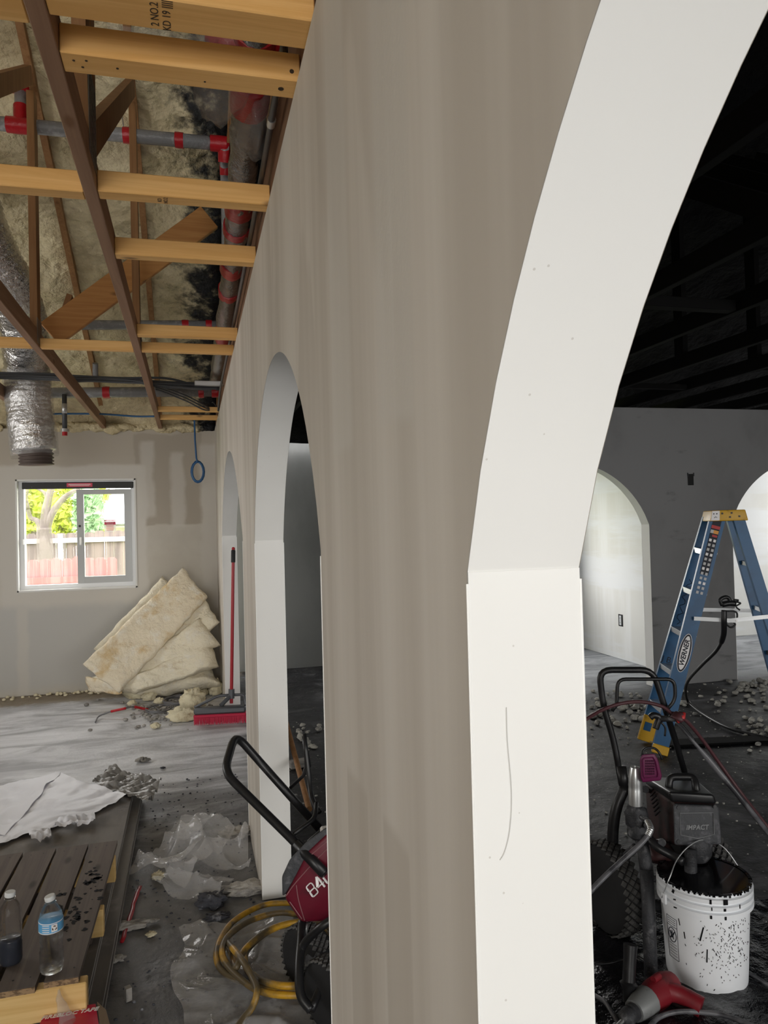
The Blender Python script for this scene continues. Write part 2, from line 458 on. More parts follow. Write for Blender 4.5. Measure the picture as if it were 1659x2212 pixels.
# arcade wall (runs away from the camera), cross wall in the black room, hall walls, outer walls
wall_strip('wall_arcade', M['face'], (AX, 0, 0), (0, 1, 0), (1, 0, 0), D_FAR+.1, AT, TOP, [(-.92, .65), (1.45, 3.015), (3.72, 6.2)], s0=-3.2)
wall_strip('wall_cross', M['cross'], (0, D_CROSS, 0), (1, 0, 0), (0, 1, 0), 8.2, AT, TOP, [(2.315, 3.885), (4.737, 6.307)], s0=1.5)
h = MB(); h.box((4.41, (D_CROSS+AT+D_BACK)/2, TOP/2), (.115, D_BACK-D_CROSS-AT, TOP)); struct(h.build('wall_hall', M['hallwhite']))
def holed(name, mt, axis, pos, thick, s0, s1, top, hole, top2=None):
    """outer wall in plane axis=pos, from s0 to s1, with one rectangular window hole"""
    w = MB(); a, b, z0, z1 = hole
    def bx(sa, sb, za, zb):
        c = [0, 0, (za+zb)/2]; d = [0, 0, zb-za]; o = 1-axis
        c[axis] = pos+thick/2; d[axis] = abs(thick); c[o] = (sa+sb)/2; d[o] = sb-sa
        w.box(c, d)
    bx(s0, a, 0, top); bx(b, s1, 0, top); bx(a, b, 0, z0); bx(a, b, z1, top)
    return struct(w.build(name, mt))
WX0, WX1, WZ0, WZ1 = -1.53, -.507, .952, 1.962
holed('wall_far', M['far'], 1, D_FAR, .16, -3.5, AX+AT, 2.44, (WX0, WX1, WZ0, WZ1))
holed('wall_back', M['darkwall'], 1, D_BACK, .16, AX+AT, 4.36, 2.44, (2.4, 3.9, .75, 2.2))
h = MB(); h.box((6.38, D_BACK+.08, 1.22), (4.04, .16, 2.44)); struct(h.build('wall_hall_end', M['hallwhite']))
holed('wall_left', M['shell'], 0, -3.4, -.16, -3.4, 7.6, 2.5, (3.8, 5.4, .9, 2.1))
holed('wall_near', M['shell'], 1, -3.2, -.16, -3.5, AX+AT, 2.5, (-2.9, -.1, .35, 2.45))
holed('wall_near_right', M['shell'], 1, -3.2, -.16, AX+AT, 8.4, 2.5, (1.8, 5.4, .5, 2.4))  # the hole in this unseen wall is added to let more light in
holed('wall_right', M['darkwall'], 0, 8.2, .16, -3.3, 8, 2.5, (6.1, 7.7, .75, 2.2))
sc_ = MB(); sc_.tube(spline([on_y(u, v, .648) for u, v in ((1094, 1528), (1096, 1600), (1103, 1680), (1105, 1740), (1100, 1800), (1090, 1840), (1080, 1858))], 6), .00045, 5); M['pencil'] = mat('pencil_grey', (.55, .54, .52), .7)
sc_.build('scratch_mark', M['pencil'], bpy.data.objects['wall_arcade'])
# roof underside with lumpy spray foam, and the gable ends that close it
def foam(u, v, x0, x1, amp):
    x = x0+(x1-x0)*u; y = -3.4+11.15*v
    
    p = V((x*2.6, y*2.6, 3)); k = mnoise.noise(p)*.55 + mnoise.noise(p*2.3)*.35 + abs(mnoise.noise(p*4.4))*.34
    e = max(0, (y-7.0)/.5)
    return (x, y, roof_z(y) + amp*(k+.25)*(1-min(1, e)*.6) - .06*min(1, e))
rf = MB()
rf.grid(lambda u, v: foam(u, v, -3.6, .36, .11), 150, 380); rf.grid(lambda u, v: foam(u, v, .30, 8.5, .06), 90, 120)
ceil_ = struct(rf.build('ceiling', M['foam'], smooth=True))
of = MB(); random.seed(3)
for i in range(75):
    of.blob((random.uniform(-3.2, .2), 7.44+random.uniform(-.02, .02), 2.452+random.uniform(-.012, .02)), (random.uniform(.10, .24), .07, random.uniform(.045, .10)), i, .3, 1, 7, False)
tag(of.build('foam_overflow', M['foam'], ceil_, True), kind='stuff')
for nm, x in (('wall_gable_left', -3.56), ('wall_gable_right', 8.36)):
    g_ = MB(); g_.prism([(x, -3.4, 2.4), (x, 7.8, 2.4), (x, 7.8, 2.6), (x, 2.25, 4.9), (x, -3.4, 2.6)], (.08, 0, 0)); struct(g_.build(nm, M['shell']))

# ------------------------------------------------------------------ window in the far wall and what is outside it
M['vinyl'] = mat('white_vinyl', (.80, .81, .82), .35)
M['vinylgrey'] = mat('grey_vinyl', (.47, .48, .48), .4)
M['blackstrip'] = mat('black_strip', (.018, .018, .018), .5, layers=[((.08, .08, .08), 30, (1, 1, 1), .6, .8)])
g = G('window_glass'); M['glass'] = g.done((1, 1, 1), .02, trans=1, ior=1.05, alpha=.14)
M['sticker'] = mat('sticker_white', (.85, .83, .83), .5); M['red'] = mat('print_red', (.62, .06, .11), .5)
fy = D_FAR+.085
W1 = MB()
for a, b, c, d in ((WX0, WX1, WZ0, WZ0+.045), (WX0, WX1, WZ1-.035, WZ1), (WX0, WX0+.045, WZ0, WZ1), (WX1-.04, WX1, WZ0, WZ1)):
    W1.box(((a+b)/2, fy+.02, (c+d)/2), (b-a, .08 if d-c > .5 else .077, d-c))
win = struct(W1.build('window_1', M['vinyl'])); ORG[win.name] = V(win.location)
rv = MB()      # plastered reveal
for c, d in (((WX0-.004, D_FAR+.035, (WZ0+WZ1)/2), (.014, .09, WZ1-WZ0+.02)), ((WX1+.004, D_FAR+.035, (WZ0+WZ1)/2), (.014, .09, WZ1-WZ0+.02)),
             (((WX0+WX1)/2, D_FAR+.035, WZ0-.003), (WX1-WX0+.02, .09, .016)), (((WX0+WX1)/2, D_FAR+.035, WZ1+.004), (WX1-WX0+.02, .09, .014))): rv.box(c, d)
rv.build('window_reveal', M['jamb'], win)
st = MB(); st.box(((WX0+WX1)/2+.01, fy-.035, WZ1-.045), (WX1-WX0-.05, .02, .062), bev=.004); bs = st.build('black_top_strip', M['blackstrip'], win)
sk = MB(); sk.box((-.998, fy-.047, WZ1-.042), (.225, .003, .036)); sk.build('strip_sticker', M['red'], bs)
sk = MB()
for z, w_ in ((1.9275, .19), (1.920, .20), (1.9125, .17)): sk.box((-.998, fy-.0492, z), (w_, .001, .0028))
sk.build('sticker_print', M['sticker'], bs)
sx0, sx1, sz0, sz1 = -1.03, -.545, WZ0+.045, WZ1-.085
sash = MB()
for a, b, c, d in ((sx0, sx0+.062, sz0, sz1), (sx1-.062, sx1, sz0, sz1), (sx0, sx1, sz0, sz0+.062), (sx0, sx1, sz1-.045, sz1)):
    sash.box(((a+b)/2, fy-.012, (c+d)/2), (b-a, .035 if d-c > .5 else .031, d-c))
sa = sash.build('sliding_sash', M['vinylgrey'], win)
gl = MB(); gl.box(((sx0+sx1)/2, fy-.006, (sz0+sz1)/2), (sx1-sx0-.1, .006, sz1-sz0-.08)); gl.build('sash_glass', M['glass'], sa)
gl = MB(); gl.box(((WX0+sx0)/2+.02, fy+.03, (WZ0+WZ1)/2), (sx0-WX0-.02, .006, WZ1-WZ0-.08)); gl.build('fixed_glass', M['glass'], win)
lt = MB(); lt.box((sx0+.032, fy-.038, 1.395), (.018, .02, .075), bev=.005); lt.build('sash_latch', M['bead'], sa)
lt = MB(); lt.cyl((sx0+.025, fy-.035, 1.535), (sx0+.025, fy-.025, 1.535), .011); lt.build('lock_hole', M['blackstrip'], sa)
kp = MB(); kp.box((WX0+.035, fy-.03, 1.40), (.014, .03, .05), bev=.003); kp.build('frame_keeper', M['bead'], win)
M['sticker_t'] = mat('thin_white_sticker', (.85, .83, .83), .5, alpha=.3)
st = MB(); cx = on_y(238, 1140, fy).x; st.box((cx, fy-.0135, 1.53), (.105, .002, .115)); stk = st.build('glass_sticker', M['sticker_t'], sa)
rb = MB(); rb.box((cx, fy-.0152, 1.555), (.1, .001, .028)); rb.build('sticker_band', M['red'], sa)
text('sticker_lettering', 'IMPORTANT', M['red'], sa, (cx, fy-.0155, 1.581), (1, 0, 0), (0, 0, 1), .019, bold=.0006)
text('sticker_lettering', 'NOTICE TO', M['sticker'], sa, (cx, fy-.0165, 1.561), (1, 0, 0), (0, 0, 1), .013)
text('sticker_lettering', 'INSTALLER', M['sticker'], sa, (cx, fy-.0165, 1.548), (1, 0, 0), (0, 0, 1), .011)
ln = MB()
for i, w_ in enumerate((.075, .06, .08, .07, .065)): ln.box((cx, fy-.0155, 1.533-i*.0105), (w_, .001, .0045))
ln.build('sticker_print', M['red'], sa)

M['grass'] = mat('lawn', (.20, .26, .08), .9); gnd = MB(); gnd.grid(lambda u, v: (-14+24*u, 7.7+26*v, -.25), 8, 8); struct(gnd.build('ground', M['grass']))
M['redfence'] = mat('red_stain', (.40, .16, .155), .8, layers=[((.50, .24, .23), 3, (9, 1, .5), .4, .6)])
M['greyfence'] = mat('weathered_fence', (.22, .18, .165), .9, layers=[((.14, .115, .11), 2, (8, 1, .6), .45, .6)])
M['rail'] = mat('pale_rail', (.62, .60, .58), .8)
def picket_fence(name, y, x0, x1, z1, mt, label, w, rails, posts):
    t = thing(name, ((x0+x1)/2, y, -.25), label, 'fence'); i = 0; x = x0; random.seed(5)
    while x < x1:
        ww = w*random.uniform(.92, 1.05); zt = z1+random.uniform(-.018, .018)
        pk = MB(); c = .03
        pk.prism([(x, y, -.25), (x+ww, y, -.25), (x+ww, y, zt-c), (x+ww-c, y, zt), (x+c, y, zt), (x, y, zt-c)], (0, .018, 0))
        pk.build('picket', mt, t); x += ww+.006
    for z in rails: q = MB(); q.box(((x0+x1)/2, y-.03, z), (x1-x0, .04, .08)); q.build('rail', M['rail'] if posts else mt, t)
    for px in posts: q = MB(); q.box((px, y-.06, (z1-.25)/2), (.07, .07, z1+.2)); q.build('post', M['rail'], t)
picket_fence('picket_fence', 10.0, -2.6, -1.02, 1.17, M['redfence'], 'low red stained picket fence right outside the window', .125, (.2, .9), ())
picket_fence('picket_fence', 13.6, -3.9, -1.0, 1.50, M['greyfence'], 'taller weathered grey picket fence with pale rail behind the tree', .15, (1.36,), (-3.45, -2.12))
M['bark'] = mat('pale_bark', (.20, .175, .16), .9, layers=[((.13, .11, .10), 8, (1, 1, .3), .4, .6)], bump=(20, .6))
tr = thing('yard_tree', (at(100, 1405, 11.6).x, at(100, 1405, 11.6).y, -.25), 'pale forked tree trunk with bare limbs between the two fences', 'tree')
b = MB(); dT = 11.6
b.tube(spline([at(97, 1405, dT), at(97, 1300, dT), at(98, 1200, dT), at(96, 1165, dT), at(95, 1140, dT)], 5), [.125]*5+[.118]*11+[.11]*5+[.10]*5, 12); b.build('trunk', M['bark'], tr, True)
for pts, r0 in (([(93, 1160), (82, 1128), (66, 1118), (60, 1098)], .05), ([(96, 1150), (98, 1110), (104, 1080), (112, 1050), (118, 1030)], .075),
                ([(98, 1150), (112, 1110), (134, 1080), (152, 1066), (172, 1055)], .06), ([(104, 1085), (96, 1065), (80, 1055)], .03), ([(60, 1100), (56, 1075), (62, 1050)], .035)):
    q = spline([at(u, v, dT) for u, v in pts], 5); b = MB(); b.tube(q, [r0*(1-.5*i/len(q)) for i in range(len(q))], 9); b.build('limb', M['bark'], tr, True)
M['leafy'] = mat('spring_leaves', (.36, .44, .05), .8, layers=[((.50, .56, .10), 9, (1, 1, 1), .4, .6)])
M['leafg'] = mat('green_leaves', (.20, .36, .17), .8, layers=[((.36, .52, .30), 7, (1, 1, 1), .4, .6)])
def leafmass(name, u, v, d, w, h_, mt, label, n, seed):
    random.seed(seed); c = at(u, v, d); b = MB()
    t = thing(name, (c.x, c.y, -.25), label, 'tree')
    for i in range(n):
        a = random.uniform(0, 6.28); r = math.sqrt(random.random()); q = c + V((math.cos(a)*r*w, random.uniform(-.35, .35), math.sin(a)*r*h_))
        s = random.uniform(.06, .13); n1 = V((random.uniform(-1, 1), random.uniform(-1, 1), random.uniform(-1, 1))).normalized(); n2 = n1.orthogonal().normalized()
        b.add([q-n1*s, q+n2*s*.5, q+n1*s, q-n2*s*.5], [(0, 1, 2, 3)])
    tag(b.build('foliage', mt, t), kind='stuff')
    k = MB(); k.tube([(c.x, c.y+.1, -.25), (c.x, c.y+.1, c.z)], [.12, .06], 8); k.build('trunk', M['bark'], t)
leafmass('leafy_tree', 130, 1110, 17, 1.4, .75, M['leafy'], 'yellow-green leafy tree seen behind the bare limbs', 2600, 1)
leafmass('leafy_tree', 70, 1090, 14.6, .42, .5, M['leafy'], 'small yellow-green tree at the left edge of the window', 700, 3)
leafmass('leafy_tree', 192, 1108, 13.45, .22, .5, M['leafg'], 'deep green tree beside the neighbouring roof', 1300, 2)
M['shingle'] = mat('grey_shingle', (.42, .44, .45), .9, layers=[((.34, .36, .37), 3, (2, 1, 1), .4, .6)])
M['cream'] = mat('cream_siding', (.70, .66, .50), .8)
hd = 15.0
ho = thing('neighbour_house', on_y(250, 1200, 15), 'pale house with grey shingled roof seen through the sash', 'house')
q = MB(); A = on_y(224, 1135, 15.2); q.box((A.x+1.6, 15.8, (A.z-.25)/2), (3.2, 1.0, A.z+.25)); q.build('house_wall', M['cream'], ho)
for i in range(9):                      # shingle courses, each a stepped board
    z0 = A.z + .02 + i*.115; x0 = A.x-.12+i*.045
    q = MB(); q.box((x0+1.8, 15.0+i*.16, z0+.05), (3.6, .2, .028), Matrix.Rotation(.62, 3, 'X')); q.build('shingle_course', M['shingle'], ho)
q = MB(); q.box((A.x+1.6, 15.0, A.z), (3.5, .05, .09)); q.build('fascia', M['rail'], ho)
sh = thing('garden_shed', on_y(85, 1180, 22), 'low building with flat white roof beyond the far fence', 'shed')
q = MB(); B0, B1 = on_y(40, 1160, 22), on_y(128, 1140, 22); q.prism([(B0.x, 22, 1.38), (B1.x, 22, 1.38), (B1.x-.5, 22, 1.62), (B0.x+.3, 22, 1.85), (B0.x, 22, 1.85)], (0, 2, 0)); q.build('roof', M['vinyl'], sh)
q = MB(); q.box(((B0.x+B1.x)/2, 23, .6), (B1.x-B0.x-.2, 1.8, 1.6)); q.build('shed_wall', M['vinylgrey'], sh)
# ------------------------------------------------------------------ roof timber
M['pineX'] = wood('pine_block', (.86, .53, .21), (.70, .38, .12), 0)
M['pineY'] = wood('brown_chord', (.33, .19, .115), (.24, .13, .075), 1)
M['pineZ'] = wood('brown_web', (.34, .18, .075), (.24, .115, .045), 2)
M['pineD'] = wood('orange_brace', (.58, .30, .10), (.42, .19, .06), 0)
M['blackwood'] = mat('black_painted_timber', (.0035, .0035, .0035), .8, spec=.12, layers=[((.012, .011, .01), 3, (1, 1, 1), .6, .8)])
M['plate'] = mat('galvanised_plate', (.22, .21, .20), .4, .8)
T1, T2, T3, T0 = -.259, -.765, -1.28, .275
def truss(x, label, mt_c, mt_w, webs, plates=True, y0=-3.1, y1=7.44, grp=None, h=.089):
    t = thing('roof_truss', (x, y1, TOP+.005), label, 'truss', grp)
    b = MB(); b.box((x, (y0+y1)/2, TOP+.0445), (.038, y1-y0, h if h < .1 else h), bev=.002) if h < .1 else b.box((x, (y0+y1)/2, TOP+h/2), (.038, y1-y0, h))
    b.build('bottom_chord', mt_c, t)
    b = MB(); b.beam((x, y1, 2.56), (x, 2.25, roof_z(2.25)+.03), .038, .089); b.build('top_chord', mt_w, t)
    b = MB(); b.beam((x, 2.25, roof_z(2.25)+.03), (x, y0, roof_z(y0)+.03), .038, .089); b.build('top_chord', mt_w, t)
    for ya, za, yb, zb in webs:
        b = MB(); d_ = V((0, yb-ya, zb-za)).normalized(); b.beam((x, ya, za), (x, yb, zb), .036, .089, V((1, 0, 0)).cross(d_)); b.build('web', mt_w, t)
    if plates:
        for yy, zz, sy, sz in ((2.17, 2.60, .16, .24), (4.22, 2.52, .12, .13)):
            for sgn in (-1, 1):
                b = MB(); b.box((x+sgn*.0202, yy, zz), (.0015, sy, sz))
                for i in range(5):
                    for j in range(7): b.box((x+sgn*.0212, yy-sy*.4+sy*.2*i, zz-sz*.42+sz*.14*j), (.001, .012, .018))
                b.build('gusset_plate', M['plate'], t)
    return t
wb1 = [(4.23, 2.53, 4.23, 3.78), (2.17, 2.53, 4.15, 3.84), (2.15, 2.53, 1.95, 4.5), (2.23, 2.53, 2.25, 4.62)]
truss(T1, 'brown timber roof truss in the middle, nearest to the arched wall', M['pineY'], M['pineZ'], wb1)
truss(T2, 'brown timber roof truss left of the middle one, passing before the foil duct', M['pineY'], M['pineZ'], [(4.23, 2.53, 4.23, 3.78), (2.17, 2.53, 4.15, 3.84)])
truss(T3, 'brown timber roof truss hidden behind the foil duct', M['pineY'], M['pineZ'], [(4.23, 2.53, 4.23, 3.78)], False)
truss(T0, 'brown timber roof truss lying on top of the arched wall', M['pineY'], M['pineZ'],
      [(1.6, 2.6, 1.45, 4.3), (1.78, 2.6, 1.75, 4.4), (2.3, 2.6, 2.3, 4.6), (4.23, 2.6, 4.23, 3.78)], False, h=.19)
for i, x in enumerate((.85, 1.42, 1.99, 2.56, 3.13, 3.7, 4.27, 4.84, 5.41, 5.98, 6.55, 7.12)):
    truss(x, 'black painted roof truss in the dark room', M['blackwood'], M['blackwood'], [(4.23, 2.53, 4.23, 3.78), (2.17, 2.53, 4.15, 3.84)], False, y1=7.8, grp='black trusses over the dark room')
def block(x0, x1, ya, yb, h, mt, label, name='blocking_board', z=TOP+.002, cat='timber', grp=None):
    b = MB(); b.box(((x0+x1)/2, (ya+yb)/2, z+h/2), (abs(x1-x0), yb-ya, h), bev=.0025)
    return tag(b.build(name, mt), label, cat, grp)
XR, XL = .2535, T1+.02
bl0 = block(XL, XR, 1.415, 1.505, .062, M['pineX'], 'wide pine blocking board with a grade stamp at the top of the picture')
bl1 = block(XL, XR, 1.616, 1.686, .062, M['pineX'], 'pine blocking board with a screw hole, second from the top')
bl2 = block(XL, XR, 2.26, 2.315, .062, M['pineX'], 'stamped pine blocking board above the tall silver pipe bag')
block(T2+.02, T1-.02, 2.275, 2.33, .062, M['pineX'], 'pine blocking board between the two brown trusses')
block(T3+.02, T2-.02, 2.285, 2.34, .062, M['pineX'], 'pine blocking board beyond the second truss')
block(XL, XR, 2.765, 2.815, .062, M['pineX'], 'short pine blocking board crossing in front of the orange brace')
block(XL, XR, 3.88, 3.935, .055, M['pineX'], 'short pine blocking board just above a longer board')
block(XL, XR, 4.225, 4.27, .05, M['pineX'], 'dull pine board right under a shorter one')
block(T2+.02, T1-.02, 4.225, 4.27, .05, M['pineX'], 'dull pine board at the foot of the diagonal brace')
block(T3+.02, T2-.02, 4.22, 4.265, .05, M['pineX'], 'dull pine board in front of the foil duct')
block(XL, XR, 6.32, 6.37, .04, M['pineX'], 'thin pine board near the far wall, upper of two')
block(XL, XR, 6.77, 6.82, .04, M['pineX'], 'thin pine board next to the far wall, lower of two')
block(T2+.02, T1-.02, 1.45, 1.54, .062, M['pineX'], 'pine blocking board in the top left corner')
M['ink'] = mat('black_ink', (.05, .03, .015), .8)
text('grade_stamp', '2 NO.2\nKD 19 ||||', M['ink'], bl0, (-.035, 1.46, TOP+.0018), (0, -1, 0), (-1, 0, 0), .022)
text('grade_stamp', 'KD\nNO.2', M['ink'], bl2, (-.06, 2.288, TOP+.0018), (0, -1, 0), (-1, 0, 0), .017)
for x, y, r_ in ((.215, 1.652, .0065), (-.215, 1.64, .0028), (-.2, 1.66, .0028), (-.19, 1.636, .0028), (-.13, 1.65, .0028), (.05, 1.66, .0025)):
    kn = MB(); kn.cyl((x, y, TOP+.0012), (x, y, TOP+.004), r_, 10); kn.build('screw_hole', M['ink'], bl1)
kn = MB(); kn.cyl((.235, 1.6153, TOP+.022), (.235, 1.619, TOP+.022), .005, 10); kn.build('screw_hole', M['ink'], bl1)
# diagonal lateral brace nailed to the back of the web posts
b = MB(); b.beam(at(108, 722, 4.14), at(452, 470, 4.42), .15, .036, (0, 1, 0), bev=.003)
tag(b.build('diagonal_brace', M['pineD'], origin=at(108, 722, 4.14)), 'wide orange diagonal brace rising to the right behind the trusses', 'timber')
b = MB(); b.beam(at(128, 712, 4.22), at(152, 640, 4.25), .03, .07, (0, 1, 0)); tag(b.build('wood_stub', M['pineZ'], origin=at(128, 712, 4.22)), 'short brown stub of wood standing up behind the orange brace', 'timber')
b = MB(); b.box((-1.25, 3.55, 3.86), (.9, .038, .09)); tag(b.build('purlin', M['pineD']), 'brown board running across under the foam, top left', 'timber')
b = MB(); b.beam((-1.5, 2.55, 2.9), (-.86, 3.2, 3.30), .05, .09, bev=.002); tag(b.build('web_strut', M['pineY']), 'dark brown strut end poking in at the top left edge', 'timber')
# blocks across the black trusses catching a little light
for i, (x0, x1, y, z, h) in enumerate(((1.44, 1.97, 3.2, 2.45, .05), (2.01, 2.54, 4.4, 2.45, .04), (2.58, 3.11, 5.1, 2.45, .04), (3.15, 3.68, 4.9, 2.45, .035), (2.01, 2.54, 3.0, 2.45, .05), (3.72, 4.25, 4.2, 2.45, .04))):
    block(x0+.01, x1-.01, y, y+.06, h, M['blackwood'], 'black painted blocking board between black trusses', grp='black blocking boards in the dark room')

# ------------------------------------------------------------------ duct, pipes, conduit, cables
M['foil'] = mat('silver_foil', (.70, .69, .68), .16, .95, bump=(16, .8, (1, 1, 1), .03))
M['pipedark'] = mat('dark_silver_wrap', (.26, .255, .25), .2, .8, bump=(24, .7, (1, 1, 1), .02))
M['film'] = mat('clear_film', (.55, .55, .55), .12, alpha=.24, bump=(26, .5, (1, 1, 1), .02), coat=.4)
M['coil'] = mat('dirty_flex', (.10, .075, .065), .6)
M['wrap'] = mat('grey_wrapped_pipe', (.25, .25, .255), .25, layers=[((.42, .42, .43), 14, (1, 1, 1), .5, .7)], bump=(40, .5))
M['tape'] = mat('red_tape', (.46, .012, .02), .3, bump=(40, .35))
M['conduit'] = mat('grey_conduit', (.10, .10, .105), .42, .5)
M['cable'] = mat('grey_cable', (.065, .068, .075), .5)
M['blue'] = mat('blue_cable', (.02, .09, .22), .45)
M['galv'] = mat('galvanised', (.55, .55, .55), .38, .8)
def ribbed(pts, r, n, rib, amp, seed=0, seg=20):
    q = []; pts = [V(p) for p in pts]; L = 0; rs = []
    for i, p in enumerate(pts):
        if i: L += (p-pts[i-1]).length
        q.append(p); rs.append(r*(1+amp*math.sin(L/rib*2*math.pi)+.06*mnoise.noise(V((L*7, seed, 0)))))
    b = MB(); b.tube(q, rs, seg); b.jitter(r*.07, 9/r*.1, seed); return b
du = thing('flex_duct', (-.98, 5.85, 1.94), 'silver foil flexible duct in clear wrap hanging above the window', 'duct')
pts = spline([at(-75, 400, 4.35), at(-30, 520, 4.5), at(22, 620, 4.75), at(52, 710, 5.1), at(57, 790, 5.36), at(62, 870, 5.4), at(74, 975, 5.4)], 26)
ribbed(pts, .152, 0, .036, .025, 1).build('foil_jacket', M['foil'], du, True)
pts = spline([at(58, 800, 5.37), at(64, 880, 5.4), at(76, 985, 5.4)], 14)
b = MB(); b.tube(pts, [.163 for i in range(len(pts))], 22, caps=False); b.jitter(.014, 6, 4); b.build('clear_wrap', M['film'], du, True)
pts = spline([at(76, 960, 5.4), at(78, 985, 5.4), at(79, 1004, 5.4)], 24)
b = MB(); b.tube(pts, [.113*(1+.06*math.sin(i*2*math.pi/9)) for i in range(len(pts))], 20); b.build('flex_collar', M['coil'], du, True)

def pipe(name, pts, r, label, bands, cat='pipe', mt=None, rough=0, grp=None, bw=.06):
    pts = [V(p) for p in pts]
    t = thing(name, pts[0], label, cat, grp)
    b = MB(); b.tube(pts, r, 14)
    if rough: b.jitter(rough, 30, 2)
    b.build('pipe_run', mt or M['wrap'], t, True)
    for p, d, w in bands:
        p = V(p); d = V(d).normalized(); b = MB(); b.lathe([(r*1.0, -w/2), (r*1.16, -w/2), (r*1.2, 0), (r*1.14, w/2), (r*1.0, w/2)], p, d, 14); b.jitter(r*.06, 30, 3)
        b.build('red_tape_band', M['tape'], t, 40)
    return t
pa, pb = at(-25, 265, 3.95), at(478, 311, 4.17)
dX = (pb-pa).normalized(); lerp = lambda u: pa + (pb-pa)*((u+25)/503)
p1_ = pipe('sprinkler_pipe', [pa, lerp(120), lerp(300), pb], .036, 'plastic-wrapped sprinkler pipe with red taped joints across the foam, topmost', [(lerp(40), dX, .13), (lerp(272), dX, .06), (lerp(383), dX, .045), (lerp(472), dX, .09)], rough=.004)
br = at(44, 190, 4.0); jn = lerp(42)
b = MB(); b.tube([jn, br], .03, 12); b.build('branch_pipe', M['wrap'], p1_, True)
for q in (.1, .3): b = MB(); b.cyl(jn+(br-jn)*q, jn+(br-jn)*(q+.22), .037, 12); b.build('red_tape_band', M['tape'], p1_, 40)
b = MB(); b.blob(br, (.10, .09, .09), 3, .3); b.build('red_tape_cap', M['tape'], p1_, True)
b = MB(); b.tube([lerp(262), at(262, 235, 4.1)], .004, 6); b.build('hanger_rod', M['galv'], p1_, True)
e0 = at(484, 316, 4.16)
pipe('sprinkler_riser', [e0, at(487, 400, 4.45), at(488, 500, 4.9), at(486, 640, 5.5), at(482, 700, 5.72)], .028, 'grey pipe running down the slope at the end of the topmost pipe', [(e0+V((0, .03, -.02)), (0, .5, -1), .10), (at(487, 352, 4.3), (0, .5, -1), .13)])
pa, pb = at(175, 702, 5.55), at(480, 703, 5.8)
lerp = lambda u: pa + (pb-pa)*((u-175)/305)
pipe('sprinkler_pipe', [pa, lerp(300), pb], .036, 'plastic-wrapped sprinkler pipe with red tape, level with the foot of the brace', [(lerp(398), pb-pa, .05), (lerp(450), pb-pa, .045)], rough=.004)
pa, pb = at(-20, 850, 6.0), at(484, 846, 6.35)
lerp = lambda u: pa + (pb-pa)*((u+20)/504)
pipe('sprinkler_pipe', [pa, lerp(200), pb], .042, 'plastic-wrapped sprinkler pipe with red tape, lowest one near the far wall', [(lerp(223), pb-pa, .055), (lerp(432), pb-pa, .045), (lerp(464), pb-pa, .06)], rough=.004)
b = MB(); b.tube([at(206, 785, 6.05), at(206, 822, 6.12)], .022, 10); sp = tag(b.build('pipe_stub', M['wrap'], smooth=40), 'short upright pipe stub with a red taped foot above the cables', 'pipe')
ORG[sp.name] = V(sp.location); b = MB(); b.cyl(at(206, 812, 6.1), at(206, 824, 6.12), .027); b.build('red_tape_band', M['tape'], sp)
# fat bagged pipe beside the top of the arched wall
zz = 2.64
path = [(.170, 1.72, zz), (.178, 2.0, zz), (.188, 2.4, zz), (.198, 2.9, zz), (.206, 3.6, zz), (.212, 4.6, zz), (.215, 6.0, zz)]
bp = thing('bagged_pipe', path[0], 'fat pipe in silver wrap and red tape running beside the wall top', 'pipe')
q = spline(path, 14); b = MB(); b.tube(q, [.046+.004*math.sin(i*.9) for i in range(len(q))], 16); b.jitter(.006, 22, 5); b.build('wrapped_run', M['pipedark'], bp, True)
for y, w, r in ((1.80, .10, .054), (2.02, .13, .054), (2.72, .13, .0525), (2.95, .05, .052), (3.38, .12, .052), (3.75, .08, .052), (4.6, .16, .051)):
    x = .170+.02*(y-1.72)/.6 if y < 2.4 else .19+.012*(y-2.4)
    x = min(x, .212); b = MB(); b.lathe([(r*.8, -w/2-.004), (r*.99, -w/2), (r*1.0, 0), (r*.99, w/2), (r*.8, w/2+.004)], (x, y, zz), (.03, 1, 0), 16); b.jitter(.003, 30, 2); b.build('red_tape_band', M['tape'], bp, 40)
b = MB(); b.blob((.105, 1.93, zz-.02), (.15, .40, .14), 7, .22, 1, 14, False); b.build('clear_bag', M['film'], bp, True)
b = MB(); b.blob((.205, 2.12, zz-.01), (.10, .42, .16), 9, .25, 1, 12, False); b.build('clear_bag', M['film'], bp, True)
b = MB(); b.blob((.15, 1.80, zz-.01), (.16, .05, .06), 2, .3, 1, 10, False); b.build('red_tape_cap', M['tape'], bp, True)
# flexible and rigid conduit along the wall top
fc = MB(); q = spline([(.222, 1.2, 2.47), (.226, 1.35, 2.485), (.221, 1.5, 2.53), (.222, 1.62, 2.53)], 60)
fc.tube(q, [.0085 if i % 4 < 2 else .0072 for i in range(len(q))], 10); tag(fc.build('flexible_conduit', M['conduit'], smooth=True), 'ribbed grey flexible conduit at the very top of the wall', 'conduit')
rc = thing('rigid_conduit', (.226, 1.7, 2.53), 'slim dark conduit with a bright coupling along the top of the wall', 'conduit')
b = MB(); b.tube(spline([(.221, 1.6, 2.53), (.225, 1.9, 2.525), (.231, 2.6, 2.52), (.235, 4.0, 2.515), (.235, 5.6, 2.51), (.24, 6.3, 2.45)], 8), .0085, 10); b.build('conduit_run', M['conduit'], rc, True)
for y in (1.93, 2.9, 4.1): b = MB(); b.cyl((.226+.002*(y-1.9), y, 2.525-.003*(y-1.9)), (.226+.002*(y-1.9), y+.03, 2.524-.003*(y-1.9)), .0115, 12); b.build('coupling', M['galv'], rc, 40)
